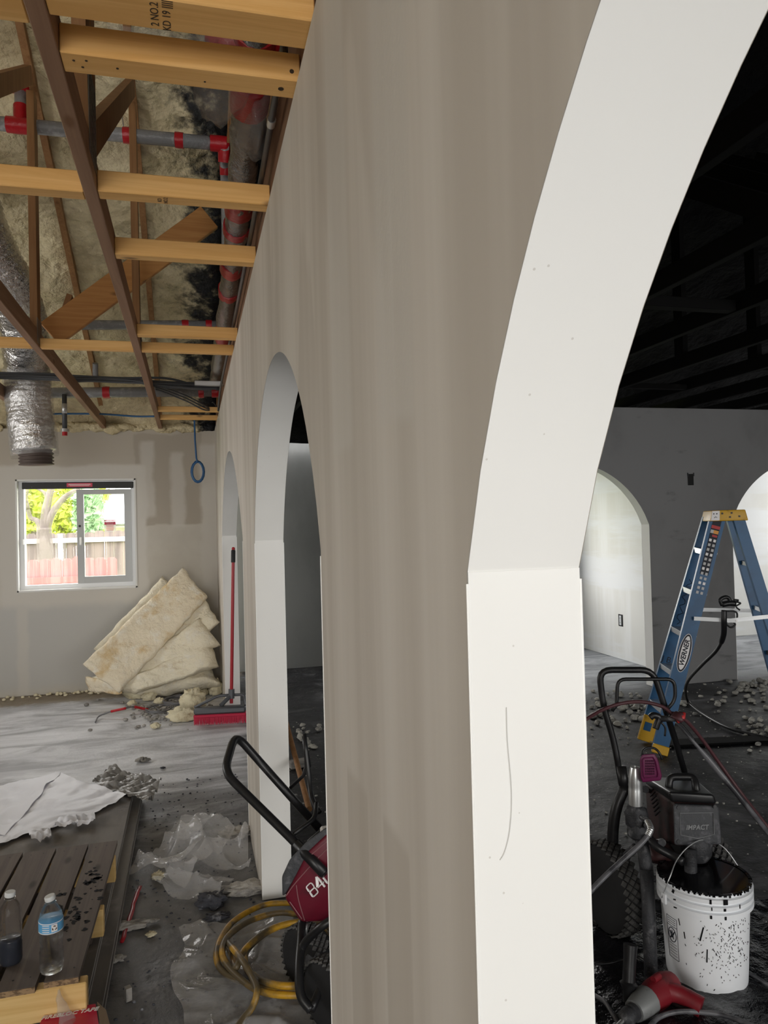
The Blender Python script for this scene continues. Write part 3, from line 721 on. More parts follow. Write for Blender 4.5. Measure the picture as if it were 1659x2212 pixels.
# cables across in front of the duct
random.seed(4)
for i in range(7):
    z = 2.545+.011*(i % 4); y = 5.58+.016*(i//2)
    q = spline([(-3.0, y, z+random.uniform(-.02, .02)), (-1.1, y, z), (-.75, y, z-.01), (-.45, y, z+random.uniform(-.02, .01)), (-.15, y, z-random.uniform(0, .05)), (.1, y+.1, z-random.uniform(.0, .05)), (.225, y+.15, z-.02)], 8)
    b = MB(); b.tube(q, .0085, 7); tag(b.build('electrical_cable', M['cable'], smooth=True), 'grey cable in the bundle crossing in front of the foil duct', 'cable', 'cable bundle under the trusses')
for i in range(3):
    q = spline([(-.22, 5.62, 2.52-.015*i), (-.02, 5.9, 2.50-.02*i), (.12, 6.2, 2.48-.02*i), (.20, 6.4, 2.47), (.23, 6.42, 2.50), (.20, 6.36, 2.53)], 8)
    b = MB(); b.tube(q, .006, 6); tag(b.build('electrical_cable', M['cable'], smooth=True), 'thin dark cable drooping to a tangle at the wall top', 'cable', 'drooping cables near the wall')
b = MB(); b.tube(spline([(-1.4, 6.9, 2.49), (-.8, 6.9, 2.50), (-.45, 6.85, 2.475), (-.28, 6.8, 2.47)], 6), .008, 8); tag(b.build('blue_hose', M['blue'], smooth=True), 'thin blue line running across below the lowest sprinkler pipe', 'cable')
b = MB(); p, q = at(420, 828, 5.5), at(482, 829, 5.55); b.box((p+q)/2, ((q-p).length, .035, .035), bev=.003); tag(b.build('strut_channel', M['galv']), 'short pale grey channel beside the wall end of the cables', 'channel')
dr = thing('sprinkler_drop', at(140, 942, 6.05), 'black pipe drop with a red capped tip over the window', 'pipe')
b = MB(); b.tube([at(139, 852, 6.05), at(140, 928, 6.05)], .019, 12); b.build('drop_pipe', M['cable'], dr, True)
b = MB(); b.tube([at(139, 872, 6.045), at(139.5, 893, 6.045)], .0205, 12); b.build('pipe_label', M['galv'], dr, True)
b = MB(); b.cyl(at(140, 926, 6.05), at(140, 933, 6.05), .03); b.build('escutcheon', M['galv'], dr, 40)
b = MB(); b.cyl(at(140, 933, 6.05), at(140, 941, 6.05), .02); b.build('red_cap', M['tape'], dr, 40)
bc = MB(); c0 = at(427, 1019, 6.72); rr = lambda a, k: c0 + RGT*(.048+.004*k)*math.cos(a) + V((0, 0, 1))*(.085+.004*k)*math.sin(a) + V((0, .006*k, 0))
q = [V((.052, 6.80, 2.46)), V((.053, 6.86, 2.43)), at(421, 950, 6.72), at(424, 990, 6.72)] + [rr(R90+i*2*math.pi/16, i/16) for i in range(50)]
bc.tube(q, .0085, 7); tag(bc.build('blue_cable_coil', M['blue'], smooth=True), 'coil of blue cable hanging before the far wall', 'cable')
# plastic film caught above the blocks
def film(name, corners, nu, nv, amp, sc, mt, label, cat, seed=0, kind=None, th=0):
    a, b_, c, d = [V(p) for p in corners]
    def f(u, v):
        p = (a*(1-u)+b_*u)*(1-v) + (d*(1-u)+c*u)*v
        n = (b_-a).cross(d-a).normalized(); q = p*sc+V((seed, 0, 0))
        k = mnoise.noise(q) + .5*mnoise.noise(q*2.3) + .25*mnoise.noise(q*5.1)
        ridged = 1-abs(mnoise.noise(q*1.6+V((9, 9, 9))))*2
        return p + n*amp*(k+ridged*.6)
    m_ = MB(); m_.grid(f, nu, nv)
    return tag(m_.build(name, mt, smooth=True), label, cat, kind=kind)
film('plastic_film', [at(228, 55, 2.2), at(505, 90, 2.3), at(520, 108, 2.35), at(245, 95, 2.25)], 30, 8, .02, 9, M['film'], 'clear plastic film sagging behind the topmost blocking boards', 'plastic sheet', 2)
film('plastic_film', [at(498, -20, 1.9), at(575, -10, 1.9), at(568, 150, 2.1), at(500, 140, 2.1)], 14, 24, .02, 10, M['film'], 'clear plastic strip hanging beside the wall top', 'plastic sheet', 5)
# ------------------------------------------------------------------ left room: insulation pile
M['batt'] = mat('cream_insulation', (.88, .78, .60), .95, layers=[((.72, .54, .30), 5, (1, 1, 1), .48, .66), ((.92, .86, .73), 9, (1, 1, 1), .5, .7)], bump=(28, .8, (1, 1, 1), .03), spec=.15)
M['batt2'] = mat('pale_insulation', (.88, .81, .64), .95, layers=[((.68, .58, .41), 4, (1, 1, 3), .55, .72), ((.88, .83, .71), 10, (1, 1, 1), .5, .7)], bump=(24, .8, (1, 1, 1), .03), spec=.15)
M['chunk'] = mat('foam_scrap', (.80, .73, .53), .9, layers=[((.62, .53, .34), 14, (1, 1, 1), .5, .7)], bump=(60, .7), spec=.2)
M['scrap'] = mat('grey_scrap', (.42, .40, .37), .9, layers=[((.22, .21, .20), 20, (1, 1, 1), .45, .65)], bump=(60, .6), spec=.2)
M['ash'] = mat('dark_scrap', (.07, .072, .085), .8, layers=[((.30, .31, .34), 22, (1, 1, 1), .55, .7)], bump=(60, .6), spec=.3)
def slab(name, corners, th, mt, label, seed=0, nu=26, nv=26, amp=.02, sag=0, folds=0):
    a, b_, c, d = [V(p) for p in corners]; n = (b_-a).cross(d-a).normalized()
    if n.y > 0: n = -n
    m_ = MB()
    def f(u, v, s):
        p = (a*(1-u)+b_*u)*(1-v) + (d*(1-u)+c*u)*v
        e = min(1, min(u, 1-u)*9)*min(1, min(v, 1-v)*9); e = e**.5
        q = p*7+V((seed*3, 0, 0)); k = mnoise.noise(q)+.6*mnoise.noise(q*2.4)+.3*mnoise.noise(q*6)
        p = p + n*(s*th/2*(.35+.65*e)) + n*amp*k*(1 if s > 0 else .4)
        if folds: p = p + n*folds*math.sin(v*9+u*2+seed)*e
        p.x += .018*mnoise.noise(q*1.7+V((5, 0, 0))); p.z += .018*mnoise.noise(q*1.5+V((0, 7, 0)))
        p.z = max(p.z, .004)
        return p
    m_.grid(lambda u, v: f(u, v, 1), nu, nv)
    off = len(m_.v); m_.grid(lambda u, v: f(u, v, -1), nu, nv)
    W_ = nu+1
    def stitch(ids):
        for i, j in zip(ids[:-1], ids[1:]): m_.f.append([i, j, j+off, i+off])
    stitch(list(range(W_))); stitch([nv*W_+i for i in range(W_)]); stitch([j*W_ for j in range(nv+1)]); stitch([j*W_+nu for j in range(nv+1)])
    return tag(m_.build(name, mt, smooth=True), label, 'insulation', 'insulation batts heaped in the corner')
slab('insulation_batt', [at(180, 1436, 6.36), at(256, 1497, 6.30), at(447, 1292, 6.80), at(394, 1230, 6.92)], .085, M['batt'], 'large flat insulation batt leaning across the heap in front', 1, 30, 40, .016)
slab('insulation_batt', [at(205, 1400, 6.72), at(260, 1450, 6.72), at(400, 1295, 6.98), at(352, 1245, 7.02)], .08, M['batt2'], 'insulation batt propped against the wall behind the front one', 2)
slab('insulation_batt', [at(290, 1430, 6.62), at(330, 1475, 6.62), at(474, 1345, 6.72), at(440, 1290, 6.86)], .11, M['batt2'], 'folded insulation batt at the top right of the heap, beside the wall end', 3, folds=.012)
slab('insulation_batt', [at(255, 1465, 6.50), at(300, 1492, 6.50), at(474, 1392, 6.62), at(430, 1335, 6.72)], .12, M['batt2'], 'creased insulation batt in the middle of the heap', 4, folds=.02)
slab('insulation_batt', [at(250, 1480, 6.42), at(290, 1500, 6.42), at(474, 1440, 6.56), at(455, 1385, 6.66)], .13, M['batt2'], 'sagging insulation batt low in the heap on the right', 5, folds=.02)
slab('insulation_batt', [at(188, 1470, 6.62), at(300, 1500, 6.50), at(474, 1480, 6.6), at(440, 1425, 6.8)], .14, M['batt2'], 'insulation batt lying flat at the bottom of the heap', 6, folds=.015)
slab('insulation_batt', [at(186, 1462, 6.60), at(192, 1492, 6.60), at(262, 1500, 6.45), at(255, 1476, 6.45)], .05, M['batt'], 'browned insulation scrap poking out under the front batt', 7, 14, 10, .01)
def lump(u, v, d, mt, label, name='foam_scrap', cat='scrap', seed=0, h=.7, grp=None, amp=.28):
    p = on_z(u, v, 0); b = MB(); b.blob((p.x, p.y, d[2]*.36), d, seed, amp*1.35, 1.9, 15)
    return tag(b.build(name, mt, smooth=True), label, cat, grp)
for u, v, w, dd, hh, sd, lb in ((298, 1507, .22, .16, .16, 1, 'pale foam lump at the foot of the leaning batt'), (322, 1512, .12, .10, .09, 2, 'small pale foam piece beside the lump at the foot of the batt'),
        (370, 1497, .22, .15, .11, 3, 'flat foam piece under the sagging batt'), (405, 1492, .30, .18, .17, 4, 'crumbly yellow foam lump below the lowest batt'),
        (418, 1535, .21, .18, .20, 5, 'round pale foam lump standing among the coiled wire'), (396, 1556, .23, .14, .11, 6, 'pale foam piece in front of the coiled wire'),
        (467, 1500, .12, .11, .15, 7, 'pale foam piece beside the jamb of the last arch'), (336, 1572, .07, .06, .04, 8, 'small foam crumb alone on the dusty floor'),
        (285, 1524, .07, .06, .05, 9, 'small foam crumb on the red-taped wire'), (345, 1520, .09, .08, .06, 10, 'small foam bit beside the coiled wire'), (437, 1500, .12, .1, .1, 12, 'cream foam bit close by the broom bracket')):
    lump(u, v, (w, dd, hh), M['chunk'], lb, seed=sd)
# crumbs along the foot of the far wall
random.seed(11); b = MB()
for i in range(150):
    x = random.uniform(-2.6, .15); y = 7.43-abs(random.gauss(0, .07)); s = random.uniform(.008, .035)
    b.blob((x, y, s*.3), (s*1.5, s*1.2, s), i, .3, 1, 3)
tag(b.build('wall_foot_crumbs', M['chunk'], smooth=True), 'pale crumbs strewn along the foot of the far wall', 'debris', kind='stuff')
b = MB()
for i in range(220):
    t = random.random(); u = random.gauss(375, 55); v = random.gauss(1535, 16); p = on_z(u, v, 0); s = random.uniform(.008, .03)
    if p.y > 7.2 or p.x > .22: continue
    b.blob((p.x, p.y, s*.3), (s*1.6, s*1.2, s), i, .3, 1, 3)
tag(b.build('floor_crumbs', M['scrap'], smooth=True), 'grey crumbs around the coiled wire before the heap', 'debris', kind='stuff')
M['wire'] = mat('grey_wire', (.16, .16, .17), .5)
def loop(cx, cy, r, z, n, seed, ry=None):
    random.seed(seed); ry = ry or r
    return [V((cx+math.cos(i/16*2*math.pi)*(r+random.uniform(-.012, .012)), cy+math.sin(i/16*2*math.pi)*(ry+random.uniform(-.012, .012)), z+.004*(i/16)+random.uniform(0, .008))) for i in range(16*n)]
c = on_z(398, 1517, 0); b = MB(); b.tube(spline(loop(c.x, c.y, .17, .012, 4, 3), 3), .0085, 7); tag(b.build('wire_coil', M['wire'], smooth=True), 'coil of grey wire on the floor before the insulation', 'wire')
c = on_z(345, 1535, 0); b = MB(); b.tube(spline(loop(c.x, c.y, .10, .01, 2, 5, .14), 3), .006, 6); tag(b.build('wire_coil', M['wire'], smooth=True), 'loose loop of thin wire left of the grey coil', 'wire')
tw = thing('taped_wire', on_z(260, 1540, 0), 'bent wire wound with red tape lying on the pale floor', 'wire')
path = [on_z(u, v, z) for u, v, z in ((206, 1560, .008), (214, 1547, .02), (240, 1537, .05), (272, 1530, .07), (290, 1527, .05), (320, 1533, .012), (345, 1536, .012), (330, 1524, .01))]
b = MB(); b.tube(spline(path, 6), .006, 6); b.build('wire_run', M['wire'], tw, True)
for i, j in ((2, 3), (4, 5)): b = MB(); q = spline(path, 6)[i*6:j*6+1]; b.tube(q, .0105, 8); b.build('red_tape_band', M['tape'], tw, True)
# ------------------------------------------------------------------ push broom
M['broomred'] = mat('red_bristle', (.50, .02, .06), .7); M['handlered'] = mat('red_lacquer', (.36, .01, .02), .35)
M['gunmetal'] = mat('grey_steel', (.11, .115, .125), .45, .3); M['rubber'] = mat('black_rubber', (.012, .012, .012), .6)
L0, L1 = on_z(420, 1566, 0), on_z(532, 1560, 0); up = V((0, 0, 1)); mid = (L0+L1)/2
br = thing('push_broom', mid, 'red push broom with grey head standing against the arch jamb', 'broom')
ax = (L1-L0).normalized(); sd_ = ax.cross(up)
b = MB(); b.beam(L0+up*.105+sd_*.0, L1+up*.105, .075, .05, bev=.012); b.build('broom_block', M['gunmetal'], br, 40)
b = MB(); b.beam(L0+up*.07, L1+up*.07, .085, .02, bev=.004)
b.build('bristle_band', M['broomred'], br)
b = MB(); random.seed(8); n = 110
for i in range(n):
    for k in (-1, 0, 1):
        p = L0+(L1-L0)*((i+.5)/n)+sd_*.026*k; q = p+sd_*random.uniform(-.008, .008)+ax*random.uniform(-.004, .004)
        b.add([q+up*.002-ax*.0012, q+up*.002+ax*.0012, p+up*.064+ax*.0022, p+up*.064-ax*.0022], [(0, 1, 2, 3)])
tag(b.build('bristles', M['broomred'], br), kind='stuff')
hb = at(500, 1500, 5.74); ht = at(504, 1187, 5.80)
b = MB(); b.cyl(hb+(hb-ht)*.06, ht, .0125, 12); b.build('handle', M['handlered'], br, 40)
b = MB(); b.tube([ht-(ht-hb)*.09, ht-(ht-hb)*.01, ht], [.017, .017, .011], 12); b.build('grip', M['rubber'], br, 40)
b = MB(); b.lathe([(.012, 0), (.014, .003), (.013, .012), (.008, .018)], ht, (ht-hb), 12); b.build('end_cap', M['handlered'], br, 40)
b = MB(); b.cyl(hb-(ht-hb).normalized()*.03, hb+(ht-hb).normalized()*.04, .023, 12); b.build('socket', M['gunmetal'], br, 40)
cr = hb-(ht-hb).normalized()*.005
for s in (-1, 1):
    b = MB(); foot = mid+ax*s*.19+up*.13; sh_ = cr+ax*s*.10
    b.tube(fillet([cr, sh_, foot], .03), .011, 8); b.build('brace_arm', M['gunmetal'], br, True)
b = MB(); b.cyl(cr, mid+up*.125+(cr-mid)*.05, .016, 10); b.build('neck', M['gunmetal'], br, 40)
# ------------------------------------------------------------------ drywall stack, paper, pallet
M['gyp'] = mat('dusty_board', (.20, .185, .17), .75, layers=[((.12, .11, .105), 3, (2, .5, 1), .4, .7), ((.28, .26, .24), 9, (1, 1, 1), .55, .75)])
M['gypedge'] = mat('board_edge', (.30, .285, .265), .8, layers=[((.20, .19, .18), 5, (1, 1, 12), .4, .6)])
for i in range(7):
    z = .007+.0135*i; lowr = i < 4
    x1 = -.283+.003*math.sin(i*2.1) if lowr else -.325+.002*math.sin(i*3.3)
    b = MB(); b.box(((x1-1.52)/2, 3.09+.006*math.cos(i*2), z+.0061), (x1+1.52, 2.44, .0122))
    o = tag(b.build('drywall_sheet', M['gyp']), '%s sheet of the drywall stack under the pallet' % ('bottom', 'second', 'third', 'fourth', 'fifth', 'sixth', 'topmost')[i], 'drywall', 'stacked drywall sheets')
    ORG[o.name] = V(o.location); b = MB(); b.box((x1+.0003, 3.09+.006*math.cos(i*2), z+.0061), (.0012, 2.438, .0105)); b.build('paper_edge', M['gypedge'], o)
SZ = .007+.0135*7
M['paper'] = mat('white_sheet', (.80, .81, .87), .5, layers=[((.68, .69, .75), 2.5, (1, 1, 1), .5, .7)], bump=(12, .25))
M['paper2'] = mat('grey_film', (.22, .215, .21), .3, layers=[((.34, .33, .32), 9, (1, 1, 1), .5, .7)], bump=(26, .5))
def drape(name, outline_fn, z, nu, nv, amp, sc, mt, label, cat, seed, kind=None):
    m_ = MB()
    def f(u, v):
        p = outline_fn(u, v); q = p*sc+V((seed, 0, 0))
        k = abs(mnoise.noise(q))*1.2+.6*abs(mnoise.noise(q*2.3))+.3*abs(mnoise.noise(q*5))
        return (p.x, p.y, z+p.z+amp*k)
    m_.grid(f, nu, nv)
    return tag(m_.build(name, mt, smooth=True), label, cat, kind=kind)
def quad(a, b_, c, d, wob=0, seed=0):
    a, b_, c, d = [V(p) for p in (a, b_, c, d)]
    def f(u, v):
        p = (a*(1-u)+b_*u)*(1-v)+(d*(1-u)+c*u)*v
        if wob: p = p+V((mnoise.noise(p*6+V((seed, 0, 0))), mnoise.noise(p*6+V((seed, 4, 0))), 0))*wob
        return p
    return f
Z_ = lambda u, v, z: V((on_z(u, v, z).x, on_z(u, v, z).y, 0))
drape('paper_sheet', quad(Z_(-60, 1835, .13), Z_(205, 1748, .13), Z_(275, 1712, .13), Z_(120, 1662, .13), .02, 1), SZ+.008, 40, 30, .02, 5, M['paper'], 'big white paper sheet spread over the drywall stack', 'paper', 1)
drape('paper_sheet', quad(Z_(-120, 1790, .13), Z_(10, 1800, .13), Z_(130, 1663, .13), Z_(-40, 1705, .13), .02, 2), SZ+.013, 30, 20, .02, 4, M['paper'], 'second white sheet overlapping at the left edge of the stack', 'paper', 2)
drape('crumpled_film', quad(Z_(200, 1690, .12), Z_(318, 1738, .12), Z_(352, 1690, .12), Z_(235, 1655, .12), .03, 3), SZ+.004, 50, 50, .045, 8, M['paper2'], 'crumpled grey film bunched at the far end of the drywall stack', 'plastic sheet', 3)
for (c4, lb, sd) in (([(62, 1795), (108, 1785), (112, 1812), (70, 1818)], 'curled paper strip hanging off the front of the white sheet', 1), ([(115, 1775), (165, 1765), (168, 1785), (118, 1793)], 'folded white paper strip beside the curled one', 2), ([(160, 1760), (205, 1752), (206, 1775), (168, 1783)], 'crumpled paper scrap at the corner of the white sheet', 3)):
    ps = [Z_(u, v, .125) for u, v in c4]; drape('paper_strip', quad(*ps, .01, sd), SZ+.01, 14, 10, .04, 12, M['paper'], lb, 'paper', sd)
M['deck'] = wood('dirty_deck', (.165, .135, .115), (.105, .085, .075), 1, .7, (.03, .025, .02))
M['ply'] = mat('chipped_ply_edge', (.33, .22, .12), .8, layers=[((.14, .09, .05), 60, (1, 1, 2), .45, .6)])
M['pineXl'] = wood('pale_stringer', (.78, .56, .25), (.66, .43, .16), 0)
M['spill'] = mat('black_spill', (.02, .021, .024), .8, spec=.15)
pz = .225
pal = thing('wooden_pallet', (-.85, 2.74, SZ), 'dark dirty wooden pallet carrying two water bottles on the drywall stack', 'pallet')
for i, (x0, x1, y0) in enumerate(((-.418, -.316, 2.268), (-.536, -.426, 2.255), (-.655, -.545, 2.26), (-.775, -.665, 2.255), (-.89, -.785, 2.26), (-1.01, -.90, 2.26), (-1.13, -1.02, 2.26), (-1.25, -1.14, 2.26), (-1.38, -1.26, 2.26))):
    b = MB(); sk_ = .012 if i == 0 else .006
    b.prism([(x0-.0, y0, pz-.017), (x1-.012, y0+.004, pz-.017), (x1+.006, 3.215, pz-.017), (x0+.005, 3.215-.004*i, pz-.017)], (0, 0, .017)); dk = b.build('deck_board', M['deck'], pal)
    b = MB(); b.box(((x0+x1-.012)/2, y0+.0005, pz-.009), (x1-x0-.012, .0016, .0155)); b.build('chipped_edge', M['ply'], dk)
    for yy in (y0+.045, 2.72, 3.17):
        for k in (.3, .7): b = MB(); b.cyl((x0+(x1-x0)*k, yy+.01*k, pz+.0001), (x0+(x1-x0)*k, yy+.01*k, pz+.0006), .0028, 8); b.build('nail_head', M['rubber'], dk)
for y in (2.285, 2.70, 3.10):
    b = MB(); b.box((-.845, y, pz-.017-.045), (1.075, .04, .09), bev=.003); b.build('stringer', M['pineXl'], pal)
for y in (2.35, 2.72, 3.12):
    b = MB(); b.box((-.86, y, SZ+.0085), (1.03, .09, .015)); b.build('bottom_board', M['deck'], pal)
random.seed(21); b = MB()
for (u, v, n_, sx, sy) in ((205, 1905, 26, 16, 14), (150, 1975, 40, 22, 22), (195, 1888, 8, 8, 5), (140, 1995, 16, 22, 8)):
    for i in range(n_):
        p = on_z(random.gauss(u, sx), random.gauss(v, sy), pz)
        if not (-.415 < p.x < -.322 or -.53 < p.x < -.432) or not 2.28 < p.y < 3.2: continue
        r = random.uniform(.002, .010); q = [(p.x+r*math.cos(a)*(1+.5*math.sin(3*a+i)), p.y+1.3*r*math.sin(a), pz+.0003) for a in [k*math.pi/5 for k in range(10)]]
        b.prism(q, (0, 0, .0006))
tag(b.build('paint_spots', M['spill'], pal), kind='stuff')
# ------------------------------------------------------------------ bottles
M['pet'] = mat('clear_plastic', (.93, .95, .97), .06, trans=1, ior=1.22, alpha=.55)
M['water'] = mat('clear_water', (.88, .93, .96), .02, trans=1, ior=1.3, alpha=.5); M['dirtywater'] = mat('inky_water', (.035, .04, .055), .1, alpha=.9)
M['capw'] = mat('white_cap', (.75, .77, .78), .45, alpha=.9); M['labelb'] = mat('blue_label', (.13, .42, .74), .4)
def bottle(p, label, water, wl, cap_tilt, lab, sc=1):
    t = thing('water_bottle', p, label, 'bottle')
    R_ = .0325*sc; H = .205*sc
    prof = [(.004, .004), (.022, 0), (.029, .004), (R_, .016)]
    z = .02
    while z < .118: prof += [(R_*(.90 if .055 < z < .085 else .96), z), (R_*(.95 if .055 < z < .085 else 1), z+.0055)]; z += .011
    prof += [(R_, .122), (R_, .148), (R_*.97, .153), (R_*.80, .172), (R_*.52, .188), (R_*.39, .194), (R_*.39, .205)]
    prof = [(r, z*sc) for r, z in prof]
    b = MB(); b.lathe(prof, p, n=28); b.build('bottle_shell', M['pet'], t, True)
    w = [(r*.95, zz) for r, zz in prof if zz < wl*sc]; w.append((w[-1][0], wl*sc)); w.append((.0, wl*sc))
    b = MB(); b.lathe(w, V(p)+V((0, 0, .001)), n=24); b.build('water', water, t, True)
    b = MB(); b.lathe([(.0138, 0), (.0148, .002), (.0148, .011), (.0135, .013), (0, .0132)], V(p)+V((0, 0, H-.006)), (cap_tilt, 0, 1), 20); b.build('cap', M['capw'], t, 40)
    b = MB(); b.lathe([(.0145, 0), (.0155, .001), (.0145, .002)], V(p)+V((0, 0, H-.012)), n=16); b.build('neck_ring', M['pet'], t, 40)
    if lab:
        b = MB(); b.lathe([(R_*1.012, .118*sc), (R_*1.015, .119*sc), (R_*1.015, .147*sc), (R_*1.012, .148*sc)], p, n=28); l = b.build('label', M['labelb'], t, True)
        for zz in (.1195, .1462): b = MB(); b.lathe([(R_*1.018, zz*sc-.0012), (R_*1.018, zz*sc+.0012)], p, n=28); b.build('label_border', M['sticker'], l, True)
        f = V((-V(p).x, -V(p).y, 0)).normalized(); s_ = V((-f.y, f.x, 0)); rr_ = R_*1.03
        for k in range(4):
            for a0, a1 in ((-.75, -.15),):
                q = MB(); zz = (.124+.0058*k)*sc
                for j in range(5):
                    a = a0+(a1-a0)*j/5; an = a0+(a1-a0)*(j+1)/5
                    P_ = lambda t_, z_: V(p)+(f*math.cos(t_)+s_*math.sin(t_))*rr_+V((0, 0, z_))
                    q.add([P_(a, zz), P_(an, zz), P_(an, zz+.0022), P_(a, zz+.0022)], [(0, 1, 2, 3)])
                q.build('label_print', M['sticker'], l)
        n_ = (f*math.cos(.25)+s_*math.sin(.25)); x_ = V((-n_.y, n_.x, 0)); cc = V(p)+n_*(R_*1.035)+V((0, 0, .134*sc))
        q = MB(); q.prism([cc+x_*i*.008+V((0, 0, k*.010)) for i, k in ((-1, -1), (1, -1), (1, 1), (-1, 1))], n_*.0004); q.build('recycle_panel', M['sticker'], l)
        for a in range(3):
            q = MB(); an = a*2.094+R90; pts = [cc+n_*.0008+x_*math.cos(an+o)*.0055+V((0, 0, math.sin(an+o)*.0055)) for o in (-.75, -.2, .2, .55)]
            q.tube(pts, [.0011, .0011, .0018, .0002], 6); q.build('recycle_arrow', M['ink'], l)
    return t
bottle(on_z(112, 2098, pz)+V((0, 0, .0008)), 'clear water bottle with a blue label on the pallet', M['water'], .15, -.22, True)
bottle(on_z(24, 2080, pz)+V((0, 0, .0008)), 'unlabelled bottle of dark inky water at the left edge of the pallet', M['dirtywater'], .075, .05, False, .96)
# ------------------------------------------------------------------ red box and film in front of the pallet
M['boxred'] = mat('red_carton', (.62, .012, .06), .45, bump=(18, .25)); M['card'] = mat('brown_card', (.34, .25, .17), .8)
rx = thing('red_carton', (-.345, 2.2, SZ), 'crushed red carton with white lettering in front of the pallet', 'box')
A_, B_ = on_z(100, 2186, .135), on_z(206, 2168, .135)
b = MB(); d_ = (B_-A_); b.prism([A_, B_, B_+V((.03, -.16, 0)), A_+V((-.02, -.17, 0))], (0, 0, -.033)); b.jitter(.004, 14, 1); b.build('carton_body', M['boxred'], rx)
b = MB(); b.prism([B_+V((.004, .004, .003)), B_+V((.03, -.02, -.01)), B_+V((.055, -.12, -.01)), B_+V((.032, -.15, .002))], (0, 0, -.002)); b.build('torn_flap', M['card'], rx)
xd = d_.normalized(); yd = V((0, 0, 1)).cross(xd)
text('carton_lettering', 'FIREBLOC TAPE', M['sticker'], rx, (A_+B_)/2-yd*.033+V((.002, 0, .0045)), xd, yd, .021, .25, .0005)
b = MB(); q = [at(125, 2140, 2.06), at(132, 2165, 2.05), at(140, 2190, 2.04), at(150, 2225, 2.02)]; b.tube(spline(q, 6), [.004+.0013*i for i in range(19)], 10, flat=.4); b.jitter(.006, 40, 2)
tag(b.build('film_tail', M['film'], smooth=True), 'twisted tail of clear film hanging down the pallet front', 'plastic sheet')
# ------------------------------------------------------------------ clear plastic on the floor, scraps
M['clear'] = mat('clear_poly', (.74, .74, .75), .06, alpha=.30, layers=[((.88, .88, .9), 3, (1, 1, 1), .5, .75)], bump=(7, .5, (1, 1, 1), .03), coat=.8)
def poly(name, pts4, amp, sc, label, seed, hump=None, n=46):
    q = [V((on_z(u, v, 0).x, on_z(u, v, 0).y, 0)) for u, v in pts4]
    fn = quad(*q, .04, seed)
    m_ = MB()
    def f(u, v):
        p = fn(u, v); qq = p*sc+V((seed*3, 0, 0)); k = 1-abs(mnoise.noise(qq))*2; k2 = 1-abs(mnoise.noise(qq*1.7+V((3, 3, 0))))*2
        z = .008+amp*(max(0, k)**1.6*.9+max(0, k2)**3*.3)
        if hump:
            for hu, hv, hr, hh in hump: z += hh*math.exp(-((u-hu)**2+(v-hv)**2)/hr**2)
        return (p.x, p.y, z)
    m_.grid(f, n, n)
    return tag(m_.build(name, M['clear'], smooth=True), label, 'plastic sheet')
poly('clear_plastic', [(285, 1900), (400, 1925), (505, 1815), (395, 1795)], .09, 4, 'clear crumpled plastic tented up beside the drywall stack', 1, [(.62, .75, .16, .15), (.4, .45, .12, .08)])
poly('clear_plastic', [(390, 1875), (535, 1905), (545, 1830), (450, 1850)], .07, 4, 'clear plastic fold pointing at the arch jamb', 2, [(.9, .8, .15, .07)])
poly('clear_plastic', [(318, 1930), (470, 1965), (505, 1910), (365, 1895)], .05, 5, 'flat crinkled plastic piece in front of the tented plastic', 3)
poly('clear_plastic', [(380, 2330), (745, 2330), (640, 1995), (392, 2008)], .028, 4.5, 'wide clear plastic sheet lying under the yellow hose', 4, n=70)
for u, v, w, d_, h_, mt, sd, lb in ((508, 1808, .14, .11, .05, 'scrap', 1, 'broken grey scrap beside the arch jamb, behind the plastic'), (535, 1925, .20, .10, .035, 'scrap', 2, 'torn pale scrap at the foot of the arch jamb'),
        (457, 1955, .11, .08, .05, 'ash', 3, 'dark bluish clump on the crinkled plastic'), (470, 1985, .09, .05, .025, 'ash', 4, 'pale blue crumble below the dark clump'),
        (342, 1898, .05, .045, .03, 'chunk', 5, 'cream foam bit lying on the clear plastic'), (280, 2003, .13, .06, .02, 'scrap', 6, 'flat grey flake near the drywall stack'),
        (333, 1990, .04, .02, .01, 'scrap', 7, 'small pale chip in the bare floor patch, upper one'), (326, 2020, .035, .03, .01, 'chunk', 8, 'small pale chip in the bare floor patch, lower one'),
        (248, 2075, .06, .04, .012, 'scrap', 9, 'grey flake close to the drywall stack edge'), (308, 1645, .08, .06, .03, 'scrap', 10, 'grey scrap on the pale dust behind the crumpled film'), (352, 1660, .03, .02, .012, 'ash', 13, 'dark crumb right of the scrap on pale dust')):
    lump(u, v, (w, d_, h_), M[mt], lb, 'floor_scrap', seed=sd, amp=.4)
b = MB(); p = on_z(277, 2160, 0); b.box((p.x, p.y, .02), (.018, .02, .04), Matrix.Rotation(.4, 3, 'Z')); tag(b.build('wood_chip', M['scrap']), 'small upright grey chip casting a shadow on the floor', 'scrap')
rd = [on_z(u, v, .008) for u, v in ((262, 2035), (280, 1985), (292, 1945), (302, 1915))]
b = MB(); b.tube(spline(rd, 5), .008, 8, flat=.4); b.jitter(.004, 20, 3); tag(b.build('red_strip', M['handlered'], smooth=True), 'dull red strip of tape by the drywall stack', 'tape')
random.seed(31); b = MB()
for i in range(300):
    x = random.uniform(-.27, .24); y = random.uniform(2.1, 4.6); s = random.uniform(.003, .009)
    b.blob((x, y, s*.3), (s*1.6, s*1.2, s), i, .3, 1, 3)
tag(b.build('floor_grit', M['ash'], smooth=True), 'grey grit strewn over the near floor', 'debris', kind='stuff')
